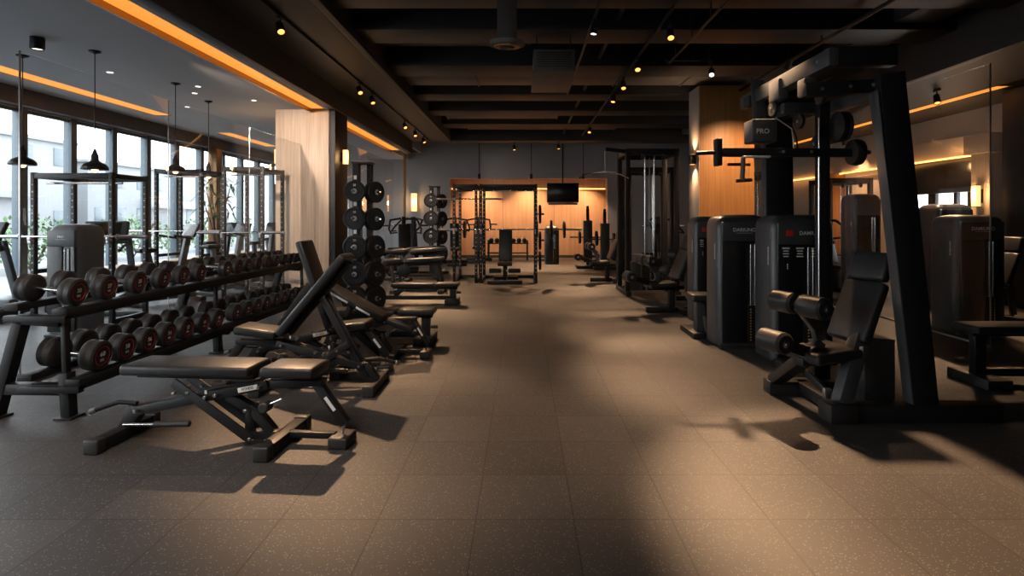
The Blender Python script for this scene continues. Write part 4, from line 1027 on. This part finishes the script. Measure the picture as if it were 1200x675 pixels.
# ------------------------------------------------------------------ lounge machines
def treadmill(x, y, rz, label):
    t = thing('treadmill', label, 'treadmill', (x, y, 0), rz, 'treadmills by the windows')
    part('box', 'deck', 'shroud', t, (0, .3, .12), (.75, 1.7, .14), .02)
    part('box', 'belt', 'rubber', t, (0, .35, .195), (.52, 1.5, .012), .003)
    part('box', 'motor_cover', 'machine_grey', t, (0, -.5, .19), (.76, .42, .26), .06)
    for s in (-1, 1):
        part('bar', 'upright', 'machine_grey', t, (s*.36, -.5, .15), (s*.34, -.22, 1.18), .10, .07, .01)
        part('pipe', 'handrail', 'rubber', t, [(s*.36, -.2, 1.05), (s*.37, .15, 1.02), (s*.37, .35, .95)], .025, 10)
    cs = MB(); cs.M = Mx.Translation((0, -.25, 1.28)) @ Mx.Rotation(R(28), 4, 'X'); cs.box((0, 0, 0), (.68, .07, .38), .05, 4); cp = cs.build('console', 'shroud', t)
    cs = MB(); cs.M = Mx.Translation((0, -.25, 1.28)) @ Mx.Rotation(R(28), 4, 'X'); cs.box((0, .04, .02), (.46, .008, .24), .004); cs.build('display', 'screen', cp)
    part('box', 'cross_bar', 'shroud', t, (0, -.22, 1.08), (.74, .12, .06), .02)
def bike(x, y, rz, label):
    t = thing('exercise_bike', label, 'exercise bike', (x, y, 0), rz, 'exercise bikes by the windows')
    part('box', 'front_foot', 'rubber', t, (0, -.5, .04), (.55, .09, .08), .01); part('box', 'rear_foot', 'rubber', t, (0, .5, .04), (.55, .09, .08), .01)
    part('box', 'base_rail', 'machine_grey', t, (0, 0, .12), (.08, 1.0, .1), .01)
    part('lathe', 'flywheel', 'shroud', t, (-.06, -.3, .38), (1, 0, 0), [(0, .1), (0, .24), (.03, .26), (.09, .26), (.12, .24), (.12, .1)], 28)
    part('bar', 'seat_post', 'machine_grey', t, (0, .15, .15), (0, .32, .9), .07, .09, .008)
    m = MB(); m.M = Mx.Translation((0, .34, .95)); m.box((0, 0, 0), (.22, .30, .08), .035, 4); m.build('saddle', 'vinyl', t)
    part('bar', 'mast', 'machine_grey', t, (0, -.15, .15), (0, -.36, 1.15), .08, .10, .008)
    part('pipe', 'handlebar', 'rubber', t, [(-.24, .02, 1.2), (-.24, -.3, 1.14), (0, -.38, 1.13), (.24, -.3, 1.14), (.24, .02, 1.2)], .02, 10)
    m = MB(); m.M = Mx.Translation((0, -.42, 1.28)) @ Mx.Rotation(R(25), 4, 'X'); m.box((0, 0, 0), (.40, .05, .26), .02, 3); m.build('console', 'screen', t)
    part('pipe', 'crank', 'steel', t, [(-.14, -.12, .32), (-.14, 0, .25), (.14, 0, .25), (.14, .12, .18)], .018, 8)
treadmill(-7.35, 9.75, R(200), 'grey treadmill behind the near lounge rack')
treadmill(-7.9, 7.9, R(180), 'grey treadmill at the left photo edge by the windows')
bike(-6.3, 9.9, R(150), 'exercise bike by the windows between the tower and the racks')
bike(-6.0, 11.3, R(160), 'exercise bike by the windows under the third pendant')
bike(-7.0, 12.85, R(170), 'exercise bike near the potted palm')
bike(-6.0, 12.9, R(170), 'exercise bike beside the far lounge rack')
bike(-6.7, 15.2, R(160), 'exercise bike furthest along the windows')
r = thing('window_ledge', 'long low timber ledge under the lounge windows', 'bench', (-8.3, 13.8, 0))
part('box', 'base', 'facade', r, (0, 0, .24), (.5, 8.6, .48), .01)
part('box', 'top', 'ledge_wood', r, (.01, 0, .50), (.56, 8.66, .05), .008)
# potted palm
t = thing('potted_palm', 'leafy green potted palm by the lounge windows', 'plant', (-7.75, 14.2, 0))
part('lathe', 'pot', 'wall_dark', t, (0, 0, 0), (0, 0, 1), [(0, .16), (.01, .19), (.5, .25), (.52, .25), (.52, .22), (.46, .21)], 24)
mb = MB(); st = MB()
for k in range(11):
    a = k*2.4; h = 1.3+.12*k; tip = V((.28*cos(a), .28*sin(a), h))
    st.pipe([(.05*cos(a), .05*sin(a), .45), (.12*cos(a), .12*sin(a), h*.7), tip], .012, 6)
    for q in range(13):
        b = q*.9+k; l = .36+.14*random.random(); d = V((cos(b), sin(b), .5*sin(q*1.7))); s_, u, d = frame_from(d)
        mid = tip+d*l*.5+V((0, 0, .06)); end = tip+d*l-V((0, 0, .1))
        mb._add([tip, mid-s_*.026, end, mid+s_*.026], [(0, 1, 2, 3)])
mb.build('foliage', 'foliage', t); st.build('stem', 'bark', t)
